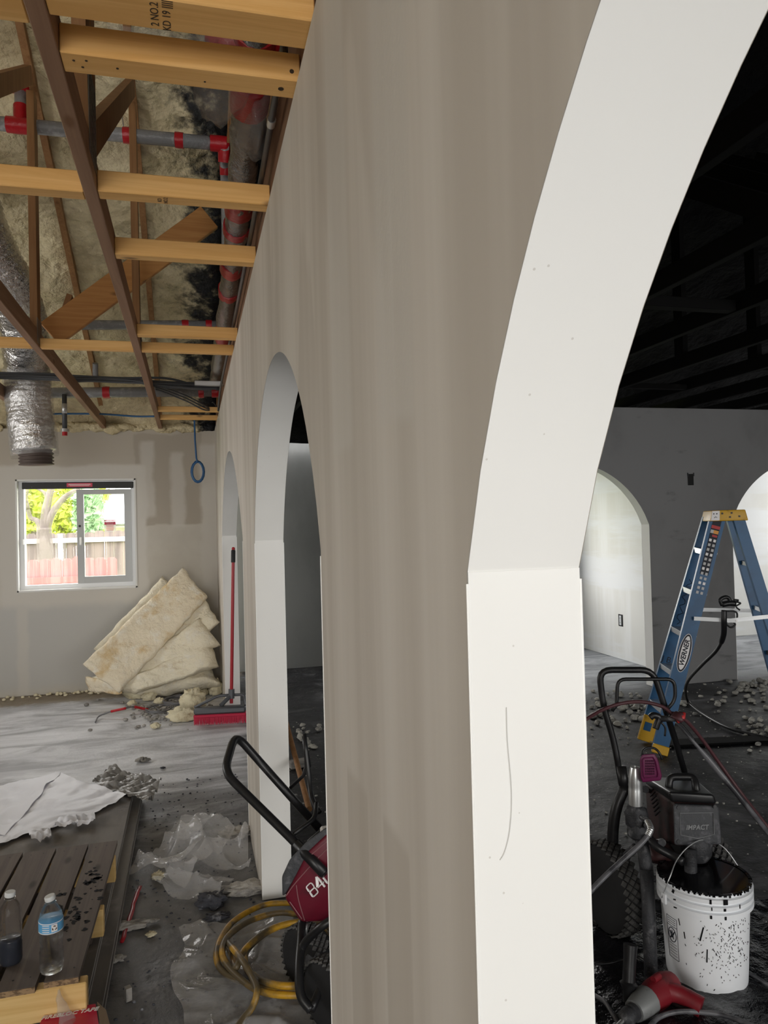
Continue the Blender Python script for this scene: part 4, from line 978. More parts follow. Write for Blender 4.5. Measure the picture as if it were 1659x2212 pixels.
# ------------------------------------------------------------------ yellow hose
M['hose'] = mat('yellow_hose', (.55, .30, .018), .45, layers=[((.10, .075, .04), 7, (1, 1, 1), .36, .56)])
def hz(l, r=.011, z0=.012): return spline([V((on_z(u, v, z0+z).x, on_z(u, v, z0+z).y, z0+z)) for u, v, z in l], 9)
hp = hz([(700, 1945, .02), (640, 1950, .02), (570, 1955, .02), (505, 1990, .02), (472, 2040, .03), (472, 2085, .03), (510, 2115, .02), (580, 2130, .02), (680, 2125, .01), (740, 2080, .01), (700, 2000, .03),
         (620, 1972, .05), (550, 1985, .05), (495, 2020, .06), (480, 2060, .06), (505, 2100, .05), (560, 2140, .04), (640, 2150, .04), (730, 2140, .03), (760, 2060, .03), (700, 1995, .05),
         (640, 1992, .07), (580, 2010, .08), (530, 2050, .08), (510, 2090, .06), (500, 2060, .03), (490, 2035, .05), (520, 2070, .09), (545, 2110, .07), (555, 2140, .06), (545, 2175, .03), (515, 2215, .01), (470, 2300, 0)])
b = MB(); b.tube(hp, .0105, 10); tag(b.build('yellow_hose', M['hose'], smooth=True), 'yellow air hose lying in loose coils beside the red machine', 'hose')
hp = hz([(690, 1992, .02), (600, 2003, .03), (540, 2045, .03), (530, 2085, .03), (560, 2115, .05), (620, 2130, .06), (700, 2120, .04)])
b = MB(); b.tube(hp, .0105, 10); tag(b.build('yellow_hose', M['hose'], smooth=True), 'second loop of dirty yellow hose inside the coils', 'hose')
# ------------------------------------------------------------------ dark room: step ladder
M['lblue'] = mat('blue_fibreglass', (.009, .092, .225), .42, layers=[((.007, .07, .175), 6, (1, 1, 1), .45, .65)])
M['yellow'] = mat('yellow_plastic', (.62, .35, .015), .45, layers=[((.40, .22, .01), 20, (1, 1, 1), .55, .7)])
M['alu'] = mat('aluminium', (.62, .63, .64), .35, .75)
M['black'] = mat('black_satin', (.010, .010, .011), .38, layers=[((.03, .03, .032), 12, (1, 1, 1), .55, .75)])
M['marker'] = mat('black_marker', (.008, .01, .02), .6)
lad = thing('step_ladder', on_z(1425, 1630, 0), 'blue step ladder with a yellow top standing before the grey wall', 'ladder')
nf0, nf1 = at(1424, 1624, 4.63), at(1550, 1122, 4.72)
ff0, ff1 = at(1393, 1598, 4.93), at(1533, 1120, 4.92)
nr0, nr1 = at(1755, 1634, 4.50), at(1596, 1120, 4.66)
fr0, fr1 = at(1716, 1606, 4.76), at(1581, 1120, 4.88)
for q in (nf0, ff0, nr0, fr0): q.z = .012
def frame(a, b_, side):
    al = (b_-a).normalized(); n = al.cross(V(side)).normalized()
    if n.dot(EYE-a) < 0: n = -n
    e = al.cross(n)
    if e.dot(V(side)) < 0: e = -e
    return al, e, n
SIDE = nr0-nf0
def rail(a, b_, w, t, name):
    al, e, n = frame(a, b_, SIDE)
    m_ = MB(); L = (b_-a).length; R = Matrix((e, al, n)).transposed(); c = (a+b_)/2
    m_.box(c, (w, L, .006), R)
    for s in (-1, 1): m_.box(c+e*s*(w/2-.003)-n*t*.5, (.006, L, t), R)
    return m_.build(name, M['lblue'], lad), al, e, n
nfo, al, e, n = rail(nf0, nf1, .092, .03, 'front_rail')
m_, fal, fe, fn = rail(ff0, ff1, .085, .03, 'front_rail'); ffo = m_
rail(nr0, nr1, .066, .03, 'rear_rail'); rail(fr0, fr1, .062, .03, 'rear_rail')
for k in range(5):
    v_ = (1188, 1277, 1367, 1451, 1533)[k]; t = (v_-1122)/(1624-1122)
    a, b_ = nf1+(nf0-nf1)*t-n*.006, ff1+(ff0-ff1)*t+n*.0
    q = MB(); h_ = (a-b_).normalized(); sd_ = V((SIDE.x, SIDE.y, 0)).normalized()
    q.beam(a, b_, .088, .006, (0, 0, 1)); q.beam(a-sd_*.042-V((0, 0, .014)), b_-sd_*.042-V((0, 0, .014)), .005, .032); q.beam(a+sd_*.042-V((0, 0, .014)), b_+sd_*.042-V((0, 0, .014)), .005, .03)
    q.build('step', M['alu'], lad)
for k in range(4):
    t = .2+.2*k; a, b_ = nr1+(nr0-nr1)*t, fr1+(fr0-fr1)*t
    q = MB(); q.beam(a, b_, .035, .025); q.build('rear_brace', M['black'] if k in (0, 2) else M['alu'], lad)
hc = (nf1+ff1+nr1+fr1)/4
cd = V((SIDE.x, SIDE.y, 0)).normalized(); wd = ((ff1-nf1)+(fr1-nr1)); wd.z = 0; wd.normalize()
q = MB(); c0 = (nf1+nr1)/2; hl = .103
P8 = []
for z, g_ in ((-.012, .010), (.056, -.006)):
    for s, w_ in ((-1, -1), (1, -1), (1, 1), (-1, 1)):
        P8.append(c0 + cd*s*(hl+g_) + wd*(-.03 if w_ < 0 else .27) + V((0, 0, z)))
q.add(P8, [(3, 2, 1, 0), (4, 5, 6, 7), (0, 1, 5, 4), (1, 2, 6, 5), (2, 3, 7, 6), (3, 0, 4, 7)])
cap = q.build('top_cap', M['yellow'], lad, 40, bevel=.006)
for s, z in ((-.04, .035), (.015, .037), (.005, .012), (.06, .015)):
    q = MB(); p = c0+cd*s-wd*.031+V((0, 0, z)); q.cyl(p+wd*.004, p-wd*.003, .006, 10); q.build('rivet', M['black'], cap)
q = MB(); A = c0-cd*(hl-.0)-wd*.0335; q.prism([A+V((0, 0, -.008))-cd*.006, A+cd*.045+V((0, 0, -.008)), A+cd*.048+V((0, 0, .052)), A+cd*.004+V((0, 0, .052))], -wd*.002); q.build('cap_sticker', M['sticker'], cap)
for (a_, b2) in ((.012, .030), (.030, .034)):
    q = MB(); q.cyl(A+cd*a_+V((0, 0, .034))-wd*.002, A+cd*a_+V((0, 0, .034))-wd*.0035, .004, 8); q.build('sticker_mark', M['marker'], cap)
q = MB(); q.tube([A+cd*.014+V((0, 0, .008))-wd*.003, A+cd*.022+V((0, 0, .016))-wd*.003, A+cd*.031+V((0, 0, .01))-wd*.003], .0016, 6); q.build('sticker_mark', M['marker'], cap)
# stickers and lettering on the near rail
on = lambda t, s, o=.0045: nf0+(nf1-nf0)*t+e*s+n*o
def plate_on(t, s, L, w, mt, name, o=.0045, par=None):
    q = MB(); c = on(t, s, o); q.box(c, (w, L, .0012), Matrix((e, al, n)).transposed()); return q.build(name, mt, par or nfo)
M['dkred'] = mat('sticker_red', (.45, .03, .03), .5); M['orng'] = mat('sticker_orange', (.75, .33, .05), .5); M['greyp'] = mat('sticker_grey', (.5, .5, .5), .5)
wl = plate_on(.88, .0, .36, .05, M['marker'], 'warning_label', .0045)
wl = nfo
plate_on(.965, .0, .02, .052, M['dkred'], 'label_band', .0056); plate_on(.945, .008, .022, .03, M['orng'], 'label_band', .0056); plate_on(.945, -.016, .022, .018, M['greyp'], 'label_band', .0056); plate_on(.928, .006, .014, .03, M['dkred'], 'label_band', .0056)
for k in range(12):
    for s in (-.013, .013): plate_on(.908-.0205*k, s, .017, .015, M['greyp'] if k % 3 else M['sticker'], 'pictogram', .0056)
oc = on(.425, .0, .0045)
def oval(a_, b2, o, mt, name):
    q = MB(); q.prism([oc+n*o+al*a_*math.cos(i*math.pi/14)+e*b2*math.sin(i*math.pi/14) for i in range(28)], n*.0006); return q.build(name, mt, nfo)
oval(.122, .037, 0, M['sticker'], 'logo_rim'); oval(.119, .034, .0007, M['marker'], 'logo_ring'); oval(.107, .0245, .0014, M['sticker'], 'logo_oval')
text('logo_lettering', 'WERNER', M['marker'], nfo, oc+n*.0025, al, -e, .041, .2, .0012)
fon = lambda t, s: ff0+(ff1-ff0)*t+fe*s+fn*.0045
text('marker_writing', 'J B', M['marker'], ffo, fon(.36, -.012), fe, fal, .055)
q = MB(); random.seed(2); q.tube([fon(.52+.0135*i, -.012+.018*math.sin(i*1.9)) for i in range(16)], .002, 5); q.build('marker_scribble', M['marker'], ffo)
# feet, spreaders
for (a, b_, mt) in ((nf0, nf1, 'yellow'), (ff0, ff1, 'yellow'), (nr0, nr1, 'black'), (fr0, fr1, 'black')):
    al_, e_, n_ = frame(a, b_, SIDE); q = MB(); ln_ = .17 if a is ff0 else .055; q.box(a+al_*ln_*.45+n_*.004, (.098, ln_, .022), Matrix((e_, al_, n_)).transposed(), bev=.004); q.build('foot', M[mt], lad)
q = MB(); al_, e_, n_ = frame(ff0, ff1, SIDE); q.box(ff0+al_*.09-e_*.01+n_*.018, (.045, .055, .004), Matrix((e_, al_, n_)).transposed()); q.build('foot_emblem', M['lblue'], lad)
for pts, d0 in ((((1499, 1336), (1572, 1341), (1590, 1341), (1668, 1331)), (4.66, 4.62, 4.6, 4.57)), (((1512, 1317), (1566, 1318), (1582, 1318), (1632, 1319)), (4.95, 4.92, 4.9, 4.85))):
    P = [at(u, v, d) for (u, v), d in zip(pts, d0)]
    for i, j in ((0, 2), (1, 3)):
        q = MB(); q.beam(P[i], P[j], .004, .024, (0, 0, 1)); q.beam(P[i]-n*-.003, P[j]-n*-.003, .004, .010)
        sp_ = q.build('spreader_bar', M['alu'], lad)
    for k in (1, 2): q = MB(); q.cyl(P[k]+n*.002, P[k]+n*.009, .006, 10); q.build('spreader_rivet', M['bead'], lad)
# black clamps and cord hanging on the spreader
ck = thing('clamp_cord', at(1566, 1312, 4.7), 'black clamps and cord hanging from the ladder spreader', 'cord')
for pts, r in (([(1560, 1308), (1556, 1296), (1566, 1290), (1574, 1292), (1577, 1299)], .012), ([(1560, 1306), (1575, 1303), (1588, 1304)], .018), ([(1585, 1305), (1590, 1299), (1585, 1296), (1595, 1297)], .007), ([(1588, 1300), (1600, 1303), (1590, 1310), (1598, 1318)], .005), ([(1563, 1320), (1590, 1322), (1592, 1340)], .006), ([(1566, 1345), (1578, 1355), (1588, 1350), (1584, 1342)], .006)):
    q = MB(); q.tube(spline([at(u, v, 4.62) for u, v in pts], 4), r, 8); q.build('clamp', M['black'], ck, True)
cp = [at(1564, 1318, 4.6), at(1564, 1345, 4.6), at(1562, 1375, 4.65), at(1548, 1405, 4.8), at(1515, 1438, 5.1), at(1487, 1470, 5.5), at(1481, 1495, 5.75), on_z(1490, 1520, .012), on_z(1530, 1550, .012), on_z(1590, 1578, .012), on_z(1700, 1602, .012)]
q = MB(); N_ = len(spline(cp, 8)); q.tube(spline(cp, 8), [.017 if i < 20 else .011 for i in range(N_)], 9); q.build('cord', M['black'], ck, True)

# ------------------------------------------------------------------ paint sprayer beside the bucket
M['dirty'] = mat('paint_crusted_metal', (.035, .036, .04), .55, .2, layers=[((.12, .12, .125), 30, (1, 1, 1), .52, .7)], bump=(70, .4))
M['maroon'] = mat('grimy_maroon', (.055, .022, .022), .5, layers=[((.02, .016, .016), 10, (1, 1, 1), .4, .65)])
M['panel'] = mat('crusted_panel', (.045, .047, .052), .6, layers=[((.10, .10, .11), 40, (1, 1, 1), .5, .7)], bump=(60, .5))
M['silver'] = mat('brushed_silver', (.62, .63, .63), .3, .85)
M['magenta'] = mat('magenta_filter', (.11, .003, .05), .5); M['magdark'] = mat('filter_grille', (.06, .002, .028), .7)
M['hosered'] = mat('dark_red_hose', (.075, .025, .03), .5); M['whip'] = mat('grey_whip', (.13, .13, .14), .4, layers=[((.035, .035, .04), 9, (1, 1, 1), .45, .6)])
M['tyre'] = mat('tyre_rubber', (.012, .012, .013), .75); M['tread'] = mat('dusty_tread', (.09, .088, .085), .8, layers=[((.03, .03, .03), 12, (1, 1, 1), .45, .65)])
def P_(l, d): return [at(u, v, d if len(q) == 0 else q[0]) for u, v, *q in l]
def tube_part(name, l, d, r, mt, par, rad=0, n=10, sub=0):
    pts = P_(l, d)
    if rad: pts = fillet(pts, rad)
    elif sub: pts = spline(pts, sub)
    q = MB(); q.tube(pts, r, n); return q.build(name, mt, par, True)
def hexa(name, front, back, mt, par, bev=.012):
    q = MB(); q.add(list(front)+list(back), [(0, 1, 2, 3), (7, 6, 5, 4), (0, 4, 5, 1), (1, 5, 6, 2), (2, 6, 7, 3), (3, 7, 4, 0)])
    return q.build(name, mt, par, 40, bevel=bev)
def wheel(par, c, axis, R, w, mt_hub):
    axis = V(axis).normalized(); c = V(c)
    q = MB(); q.lathe([(R*.55, -w*.42), (R*.80, -w*.5), (R*.95, -w*.42), (R, -w*.2), (R, w*.2), (R*.95, w*.42), (R*.80, w*.5), (R*.55, w*.42)], c, axis, 36); ty = q.build('tyre', M['tyre'], par, 40)
    u = axis.orthogonal().normalized(); w2 = axis.cross(u); q = MB(); N_ = 34
    for row in range(5):
        off = (row-2)*w*.2; rr_ = R*(1.0 if abs(row-2) < 2 else .972)
        for k in range(N_):
            a = 2*math.pi*(k+.5*(row % 2))/N_; rd = u*math.cos(a)+w2*math.sin(a); tn = axis.cross(rd); s = math.pi*R/N_*.86; ww = w*.17
            p = c+axis*off+rd*rr_
            q.add([p-tn*s, p+axis*ww, p+tn*s, p-axis*ww, p-tn*s*.7+rd*.006, p+axis*ww*.7+rd*.006, p+tn*s*.7+rd*.006, p-axis*ww*.7+rd*.006], [(4, 5, 6, 7), (0, 1, 5, 4), (1, 2, 6, 5), (2, 3, 7, 6), (3, 0, 4, 7)])
    tag(q.build('tread_blocks', M['tread'], ty), kind='stuff')
    q = MB(); q.lathe([(.0, -w*.35), (R*.2, -w*.4), (R*.25, -w*.2), (R*.56, -w*.3), (R*.56, w*.3), (R*.25, w*.2), (R*.2, w*.4), (0, w*.35)], c, axis, 28); q.build('hub', mt_hub, par, 40)
SD = 2.72
sp = thing('paint_sprayer', (at(1400, 1900, 2.65).x, at(1400, 1900, 2.65).y, .0), 'grimy black wheeled paint sprayer with looped handle behind the white bucket', 'paint sprayer')
tube_part('handle', [(1344, 1700, 2.7), (1326, 1600), (1303, 1525), (1294, 1447), (1410, 1447), (1437, 1530), (1462, 1610, 2.8), (1482, 1680, 2.86)], SD, .0115, M['black'], sp, .045)
tube_part('hose_hook', [(1322, 1536), (1332, 1520), (1334, 1467), (1457, 1467), (1459, 1512), (1436, 1538)], SD-.02, .0065, M['black'], sp, .03)
tube_part('handle_sleeve', [(1342, 1655, 2.70), (1350, 1712, 2.69)], SD, .018, M['black'], sp)
tube_part('cart_leg', [(1350, 1700, 2.69), (1332, 1745), (1324, 1800), (1325, 1870), (1330, 1925)], 2.68, .020, M['black'], sp, 0, 10, 5)
tube_part('axle', [(1318, 1918, 2.66), (1537, 1872, 2.80)], 2.7, .012, M['dirty'], sp)
tube_part('lower_frame', [(1330, 1930, 2.64), (1400, 1955, 2.6), (1470, 1960, 2.62)], 2.6, .018, M['dirty'], sp, 0, 10, 4)
W1c = at(1316, 1916, 2.66); W1c.z = .158; ax_ = (at(1537, 1872, 2.80)-at(1318, 1918, 2.66)); ax_.z = 0
wheel(sp, W1c, ax_, .152, .075, M['dirty'])
W2c = W1c+ax_.normalized()*.40
wheel(sp, W2c, ax_, .152, .075, M['dirty'])
# silver filter cylinder on the pump manifold
t_, b_ = at(1372, 1657, 2.55), at(1373, 1738, 2.55)
L = (t_-b_).length; R_ = .0235
q = MB(); q.lathe([(R_, 0), (R_, L*.42), (R_*.97, L*.44), (R_, L*.52), (R_*.97, L*.6), (R_*.97, L*.74), (R_*.72, L*.97), (R_*.66, L), (R_*.55, L), (R_*.5, L*.93)], b_, t_-b_, 24); q.build('filter_cylinder', M['silver'], sp, 40)
q = MB(); q.blob(at(1374, 1765, 2.56), (.075, .075, .10), 4, .22, 1, 12, False); q.build('pump_manifold', M['dirty'], sp, True)
q = MB(); q.lathe([(.020, 0), (.034, .012), (.036, .03), (.028, .05), (.024, .06)], at(1378, 1812, 2.55), (0, 0, 1), 18); q.build('pump_collar', M['dirty'], sp, 40)
tube_part('pump_rod', [(1383, 1800, 2.55), (1392, 1850, 2.5), (1400, 1900, 2.47)], 2.5, .022, M['dirty'], sp)
tube_part('suction_leg', [(1396, 1880, 2.47), (1400, 1940, 2.44), (1407, 2120, 2.33)], 2.4, [.022, .0215, .0205], M['dirty'], sp)
tube_part('pump_link', [(1372, 1830, 2.56), (1352, 1850, 2.6)], 2.6, .014, M['dirty'], sp)
for (u, v, d, r) in ((1365, 1800, 2.57, .012), (1397, 1783, 2.52, .010), (1430, 1820, 2.5, .013)): q = MB(); q.cyl(at(u, v, d), at(u, v, d-.035), r, 10); q.build('pump_fitting', M['dirty'], sp, 40)
# motor body
F = [at(1458, 1828, 2.48), at(1556, 1826, 2.48), at(1552, 1738, 2.50), at(1456, 1732, 2.50)]
B = [at(1400, 1815, 2.84), at(1512, 1815, 2.84), at(1505, 1694, 2.86), at(1392, 1690, 2.86)]
mb_ = hexa('motor_housing', F, B, M['maroon'], sp, .014)
FF = [at(1456, 1826, 2.455), at(1559, 1824, 2.455), at(1553, 1741, 2.475), at(1454, 1737, 2.475)]; BB = [at(1460, 1826, 2.50), at(1556, 1824, 2.50), at(1550, 1737, 2.52), at(1457, 1733, 2.52)]
fp = hexa('front_cover', FF, BB, M['panel'], sp, .008)
TT = [at(1450, 1733, 2.49), at(1549, 1738, 2.49), at(1543, 1716, 2.49), at(1444, 1710, 2.49)]; TB = [at(1394, 1694, 2.86), at(1506, 1696, 2.86), at(1502, 1680, 2.86), at(1392, 1678, 2.86)]
hexa('top_cover', TT, TB, M['black'], sp, .010)
tube_part('carry_handle', [(1444, 1712, 2.60), (1446, 1678, 2.62), (1500, 1678, 2.60), (1505, 1716, 2.56)], 2.6, .013, M['black'], sp, .02)
nx = (FF[1]-FF[0]).normalized(); ny = (FF[3]-FF[0]).normalized(); nz = nx.cross(ny); nz = nz if nz.dot(EYE-FF[0]) > 0 else -nz
cc = sum(FF, V((0, 0, 0)))/4
M['emboss'] = mat('worn_emboss', (.20, .205, .21), .5)
text('housing_lettering', 'IMPACT', M['emboss'], fp, cc+nz*.0015-ny*.008, nx, ny, .021, .15, .0004)
q = MB(); q.tube([cc+nx*x+ny*y+nz*.0015 for x, y in ((-.055, .038), (.055, .038), (.055, -.03), (.0, -.042), (-.055, -.03))], .0014, 6, closed=True); q.build('badge_outline', M['emboss'], fp)
for x, y in ((-.06, .055), (.06, .056), (-.062, -.05)): q = MB(); q.cyl(cc+nx*x+ny*y+nz*.0005, cc+nx*x+ny*y+nz*.003, .006, 10); q.build('cover_screw', M['black'], fp)
for i in range(7):
    q = MB(); a = at(1403+i*2.1, 1712+i*8.2, 2.80-.035*i-.012); q.beam(a, at(1413+i*2.1, 1702+i*8.2, 2.74-.035*i-.012), .006, .004); q.build('vent_slot', M['black'], mb_)
q = MB(); q.cyl(at(1395, 1705, 2.80), at(1394, 1705, 2.77), .013, 14); q.build('round_badge', M['panel'], sp, 40)
q = MB(); q.lathe([(.035, 0), (.048, .02), (.052, .06), (.045, .075)], at(1505, 1856, 2.5), (0, 0, 1), 18); q.build('gear_case', M['dirty'], sp, 40)
q = MB(); q.blob(at(1428, 1840, 2.55), (.10, .10, .08), 9, .25, 1, 10, False); q.build('drive_housing', M['maroon'], sp, True)
tube_part('siphon_tube', [(1492, 1835, 2.44), (1492, 1990, 2.40)], 2.4, .020, M['dirty'], sp)
tube_part('return_hose', [(1402, 1810, 2.5), (1420, 1830, 2.47), (1452, 1848, 2.45), (1476, 1862, 2.42)], 2.4, .014, M['black'], sp, 0, 10, 5)
# hoses on the cart
tube_part('whip_hose', [(1385, 1765, 2.5), (1400, 1775, 2.45), (1405, 1795, 2.42), (1385, 1822, 2.40), (1345, 1858, 2.38), (1305, 1895, 2.34), (1262, 1940, 2.3)], 2.4, .0085, M['whip'], sp, 0, 9, 6)
q = MB(); sg = spline(P_([(1399, 1775, 2.45), (1405, 1790, 2.42), (1399, 1806, 2.41)], 2.4), 16)
q.tube(sg, [.0115 if i % 3 < 2 else .0095 for i in range(len(sg))], 10); q.build('strain_spring', M['silver'], sp, True)
tube_part('air_hose', [(1262, 1556, 2.6), (1300, 1534, 2.66), (1340, 1520, 2.69), (1385, 1516, 2.69), (1430, 1526, 2.68), (1455, 1545, 2.66)], 2.7, .0065, M['hosered'], sp, 0, 9, 6)
tube_part('air_hose', [(1452, 1540, 2.66), (1480, 1555, 2.66), (1515, 1595, 2.7), (1555, 1650, 2.72), (1600, 1712, 2.7), (1645, 1770, 2.65), (1700, 1840, 2.6)], 2.7, .0065, M['hosered'], sp, 0, 9, 6)
tube_part('air_hose', [(1446, 1545, 2.65), (1476, 1570, 2.64), (1500, 1600, 2.62)], 2.6, .0045, M['black'], sp, 0, 8, 5)
gun = thing('spray_gun', at(1455, 1545, 2.62), 'paint-caked spray gun with long wand hung at the sprayer handle', 'spray gun')
tube_part('wand', [(1464, 1562, 2.6), (1508, 1614, 2.6), (1518, 1626, 2.6), (1530, 1640, 2.6), (1590, 1712, 2.58), (1660, 1800, 2.55)], 2.6, [.006, .006, .0085, .0105, .0095, .0085], M['whip'], gun)
q = MB(); q.blob(at(1466, 1549, 2.6), (.045, .05, .035), 3, .3, 1, 9, False); q.build('gun_body', M['hosered'], gun, True)
q = MB(); q.tube(P_([(1462, 1558, 2.59), (1474, 1550, 2.59), (1478, 1540, 2.6)], 2.6), [.009, .011, .006], 9); q.build('gun_grip', M['dkred'], gun, True)
q = MB(); q.tube(spline(P_([(1404, 1550, 2.62), (1412, 1545, 2.62), (1424, 1550, 2.62), (1420, 1562, 2.62), (1416, 1574, 2.62)], 2.6), 5), .0115, 9); q.build('gun_guard', M['black'], gun, True)
tube_part('gun_fitting', [(1424, 1552, 2.62), (1448, 1553, 2.61), (1462, 1552, 2.6)], 2.6, [.012, .009, .011], M['dirty'], gun)
tube_part('gun_trigger', [(1428, 1560, 2.61), (1437, 1572, 2.61), (1436, 1590, 2.61)], 2.6, .0035, M['black'], gun, 0, 7, 4)
# magenta respirator filter hung on the handle
mk = thing('respirator_filter', at(1408, 1690, 2.56), 'magenta respirator filter cartridge hanging above the sprayer motor', 'filter')
out = [(1387, 1630), (1414, 1628), (1421, 1640), (1430, 1676), (1427, 1686), (1388, 1690), (1384, 1680), (1382, 1640)]
q = MB(); q.prism([at(u, v, 2.50) for u, v in out], ray(1408, 1660)*.035); q.build('filter_shell', M['magenta'], mk, 40, bevel=.004)
inn = [(1391, 1638), (1411, 1636), (1416, 1644), (1422, 1672), (1420, 1679), (1393, 1681), (1390, 1676), (1388, 1642)]
q = MB(); q.tube([at(u, v, 2.497) for u, v in inn], .0018, 6, closed=True); q.build('filter_ridge', M['magenta'], mk)
q = MB()
for i in range(8):
    for j in range(6):
        u, v = 1395+i*2.6, 1644+j*5.6
        q.box(at(u, v, 2.4985), (.0022, .0022, .0055))
tag(q.build('filter_grille', M['magdark'], mk), kind='stuff')
q = MB(); q.tube(spline(P_([(1386, 1634, 2.52), (1392, 1618, 2.53), (1412, 1616, 2.53), (1424, 1626, 2.52), (1430, 1640, 2.52)], 2.5), 5), .004, 7); q.build('filter_strap', M['black'], mk, True)
# ------------------------------------------------------------------ bucket
M['bucket'] = mat('white_pail', (.86, .88, .91), .4, layers=[((.76, .78, .82), 3, (1, 1, 1), .5, .75)]); M['wetblack'] = mat('wet_black_paint', (.004, .004, .005), .12)
bc0 = at(1527, 2110, 2.40); bc0.z = 0; BH, BR1, BR0 = .318, .1405, .121
bk = thing('paint_bucket', bc0, 'white plastic bucket of black paint with splashes, its wire handle up', 'bucket')
rz = lambda z: BR0+(BR1-.006-BR0)*min(1, z/(BH-.05))
prof = [(0, .004), (BR0-.006, .004), (BR0-.002, 0), (BR0, .006)] + [(rz(z), z) for z in (.05, .12, .19, .24)]
for z in (.246, .268, .290): prof += [(rz(z)-.001, z), (BR1+.004, z+.001), (BR1+.0042, z+.0125), (BR1-.006, z+.0145), (BR1-.0065, z+.0205)]
prof += [(BR1-.004, BH-.006), (BR1-.001, BH-.003), (BR1-.002, BH), (BR1-.006, BH-.001), (BR1-.008, BH-.01), (BR0, .10)]
q = MB(); q.lathe(prof, bc0, n=48); q.build('pail', M['bucket'], bk, 25)
q = MB(); q.lathe([(BR1-.0018, BH-.0015), (BR1-.003, BH+.0012), (BR1-.0095, BH+.0002), (BR1-.0105, BH-.012), (.1245, .2), (.1225, .15), (0, .15)], bc0, n=40); q.build('black_paint', M['wetblack'], bk, 40)
random.seed(17); q = MB()       # ragged paint lip on the rim
for i in range(60):
    a = i/60*2*math.pi+random.uniform(-.03, .03); w_ = random.uniform(.004, .010); hgt = random.uniform(.002, .008)
    d_ = V((math.cos(a), math.sin(a), 0)); tn = V((-d_.y, d_.x, 0)); p = bc0+d_*(BR1-.0045)+V((0, 0, BH-.001))
    q.box(p, (.010, w_*2, .004), Matrix((d_, tn, V((0, 0, 1)))).transposed()); q.box(bc0+d_*(BR1-.0012)+V((0, 0, BH-.003-hgt/2)), (.002, w_, hgt), Matrix((d_, tn, V((0, 0, 1)))).transposed())
tag(q.build('paint_lip', M['wetblack'], bk), kind='stuff')
toE = V((-bc0.x, -bc0.y, 0)).normalized(); tgE = V((-toE.y, toE.x, 0))
def onb(a, z, o=.0006):      # angle from the camera-facing side, to the left positive
    d_ = toE*math.cos(a)+tgE*math.sin(a); z_ = z
    if z < .246: r = rz(z)
    else: r = BR1+.0042
    return bc0+d_*(r+o)+V((0, 0, z_)), d_, V((-d_.y, d_.x, 0))
def dash(q, a, z, w_, h_, ang=0):
    p, d_, t = onb(a, z); x = t*math.cos(ang)+V((0, 0, 1))*math.sin(ang); y = V((0, 0, 1))*math.cos(ang)-t*math.sin(ang)
    q.box(p, (.0012, w_, h_), Matrix((d_, x, y)).transposed())
sgn = -1 if onb(.5, .1)[0].dot(RGT) > onb(0, .1)[0].dot(RGT) else 1     # positive = towards picture left
q = MB()
for i in range(250):
    a = random.gauss(-.55, .38); z = random.gauss(.15, .055)
    if not -1.3 < a < .8 or not .02 < z < .238: continue
    dash(q, sgn*a, z, random.uniform(.0008, .0018), random.uniform(.002, .0065), random.uniform(-.9, .9))
tag(q.build('paint_specks', M['wetblack'], bk), kind='stuff')
for a, z, w_, h_, g_ in ((.08, .19, .004, .045, -.25), (-.02, .125, .0035, .04, -.05), (.48, .17, .003, .02, .15), (.60, .205, .0025, .02, .2), (-.42, .298, .014, .016, 0), (-.12, .298, .006, .014, 0), (-.14, .277, .003, .010, 0), (-.40, .275, .007, .008, 0), (-.12, .252, .006, .010, 0), (-.41, .250, .006, .010, 0), (.66, .30, .008, .012, -.4), (.63, .276, .009, .004, .2), (-.75, .28, .003, .012, 0), (.62, .252, .011, .004, .1)):
    q = MB(); dash(q, sgn*a, z, w_, h_, g_); q.build('paint_drip', M['wetblack'], bk)
lb_ = MB(); la0, la1, lz0, lz1 = .68, 1.02, .075, .205
for z in (lz0, lz1, lz1-.028):
    lb_.tube([onb(sgn*(la0+(la1-la0)*k/6), z, .0004)[0] for k in range(7)], .0008, 5)
for a in (la0, la1): lb_.tube([onb(sgn*a, lz0, .0004)[0], onb(sgn*a, lz1, .0004)[0]], .0008, 5)
am, zm = (la0+la1)/2, .150
lb_.tube([onb(sgn*(am+.13*math.cos(k*math.pi/10)), zm+.022*math.sin(k*math.pi/10), .0004)[0] for k in range(20)], .0013, 5, closed=True)
lb_.tube([onb(sgn*(am-.07), zm+.01, .0004)[0], onb(sgn*am, zm-.008, .0004)[0], onb(sgn*(am+.07), zm+.01, .0004)[0]], .002, 5)
lb_.tube([onb(sgn*(am-.04), zm-.012, .0004)[0], onb(sgn*am, zm+.014, .0004)[0], onb(sgn*(am+.05), zm-.012, .0004)[0]], .0015, 5)
lb_.tube([onb(sgn*(am-.10), zm+.015, .0004)[0], onb(sgn*(am+.10), zm-.015, .0004)[0]], .0013, 5)
for k in range(5): lb_.tube([onb(sgn*(la0+.04), .085+.009*k, .0004)[0], onb(sgn*(am+.02*(k % 2)), .085+.009*k, .0004)[0], onb(sgn*(la1-.05), .085+.009*k, .0004)[0]], .0007, 4)
for k in range(3): lb_.tube([onb(sgn*(la0+.05), .184+.007*k, .0004)[0], onb(sgn*(la1-.05), .184+.007*k, .0004)[0]], .0011, 4)
tag(lb_.build('printed_warning', M['marker'], bk), kind='stuff')
for a in (.92, .92-math.pi):
    p, d_, t = onb(sgn*a, .262, .003); q = MB(); q.box(p, (.008, .022, .032), Matrix((d_, t, V((0, 0, 1)))).transposed(), bev=.002); q.build('handle_ear', M['bucket'], bk)
p0, p1 = onb(sgn*.95, .262, .008)[0], onb(sgn*(.95-math.pi), .262, .008)[0]
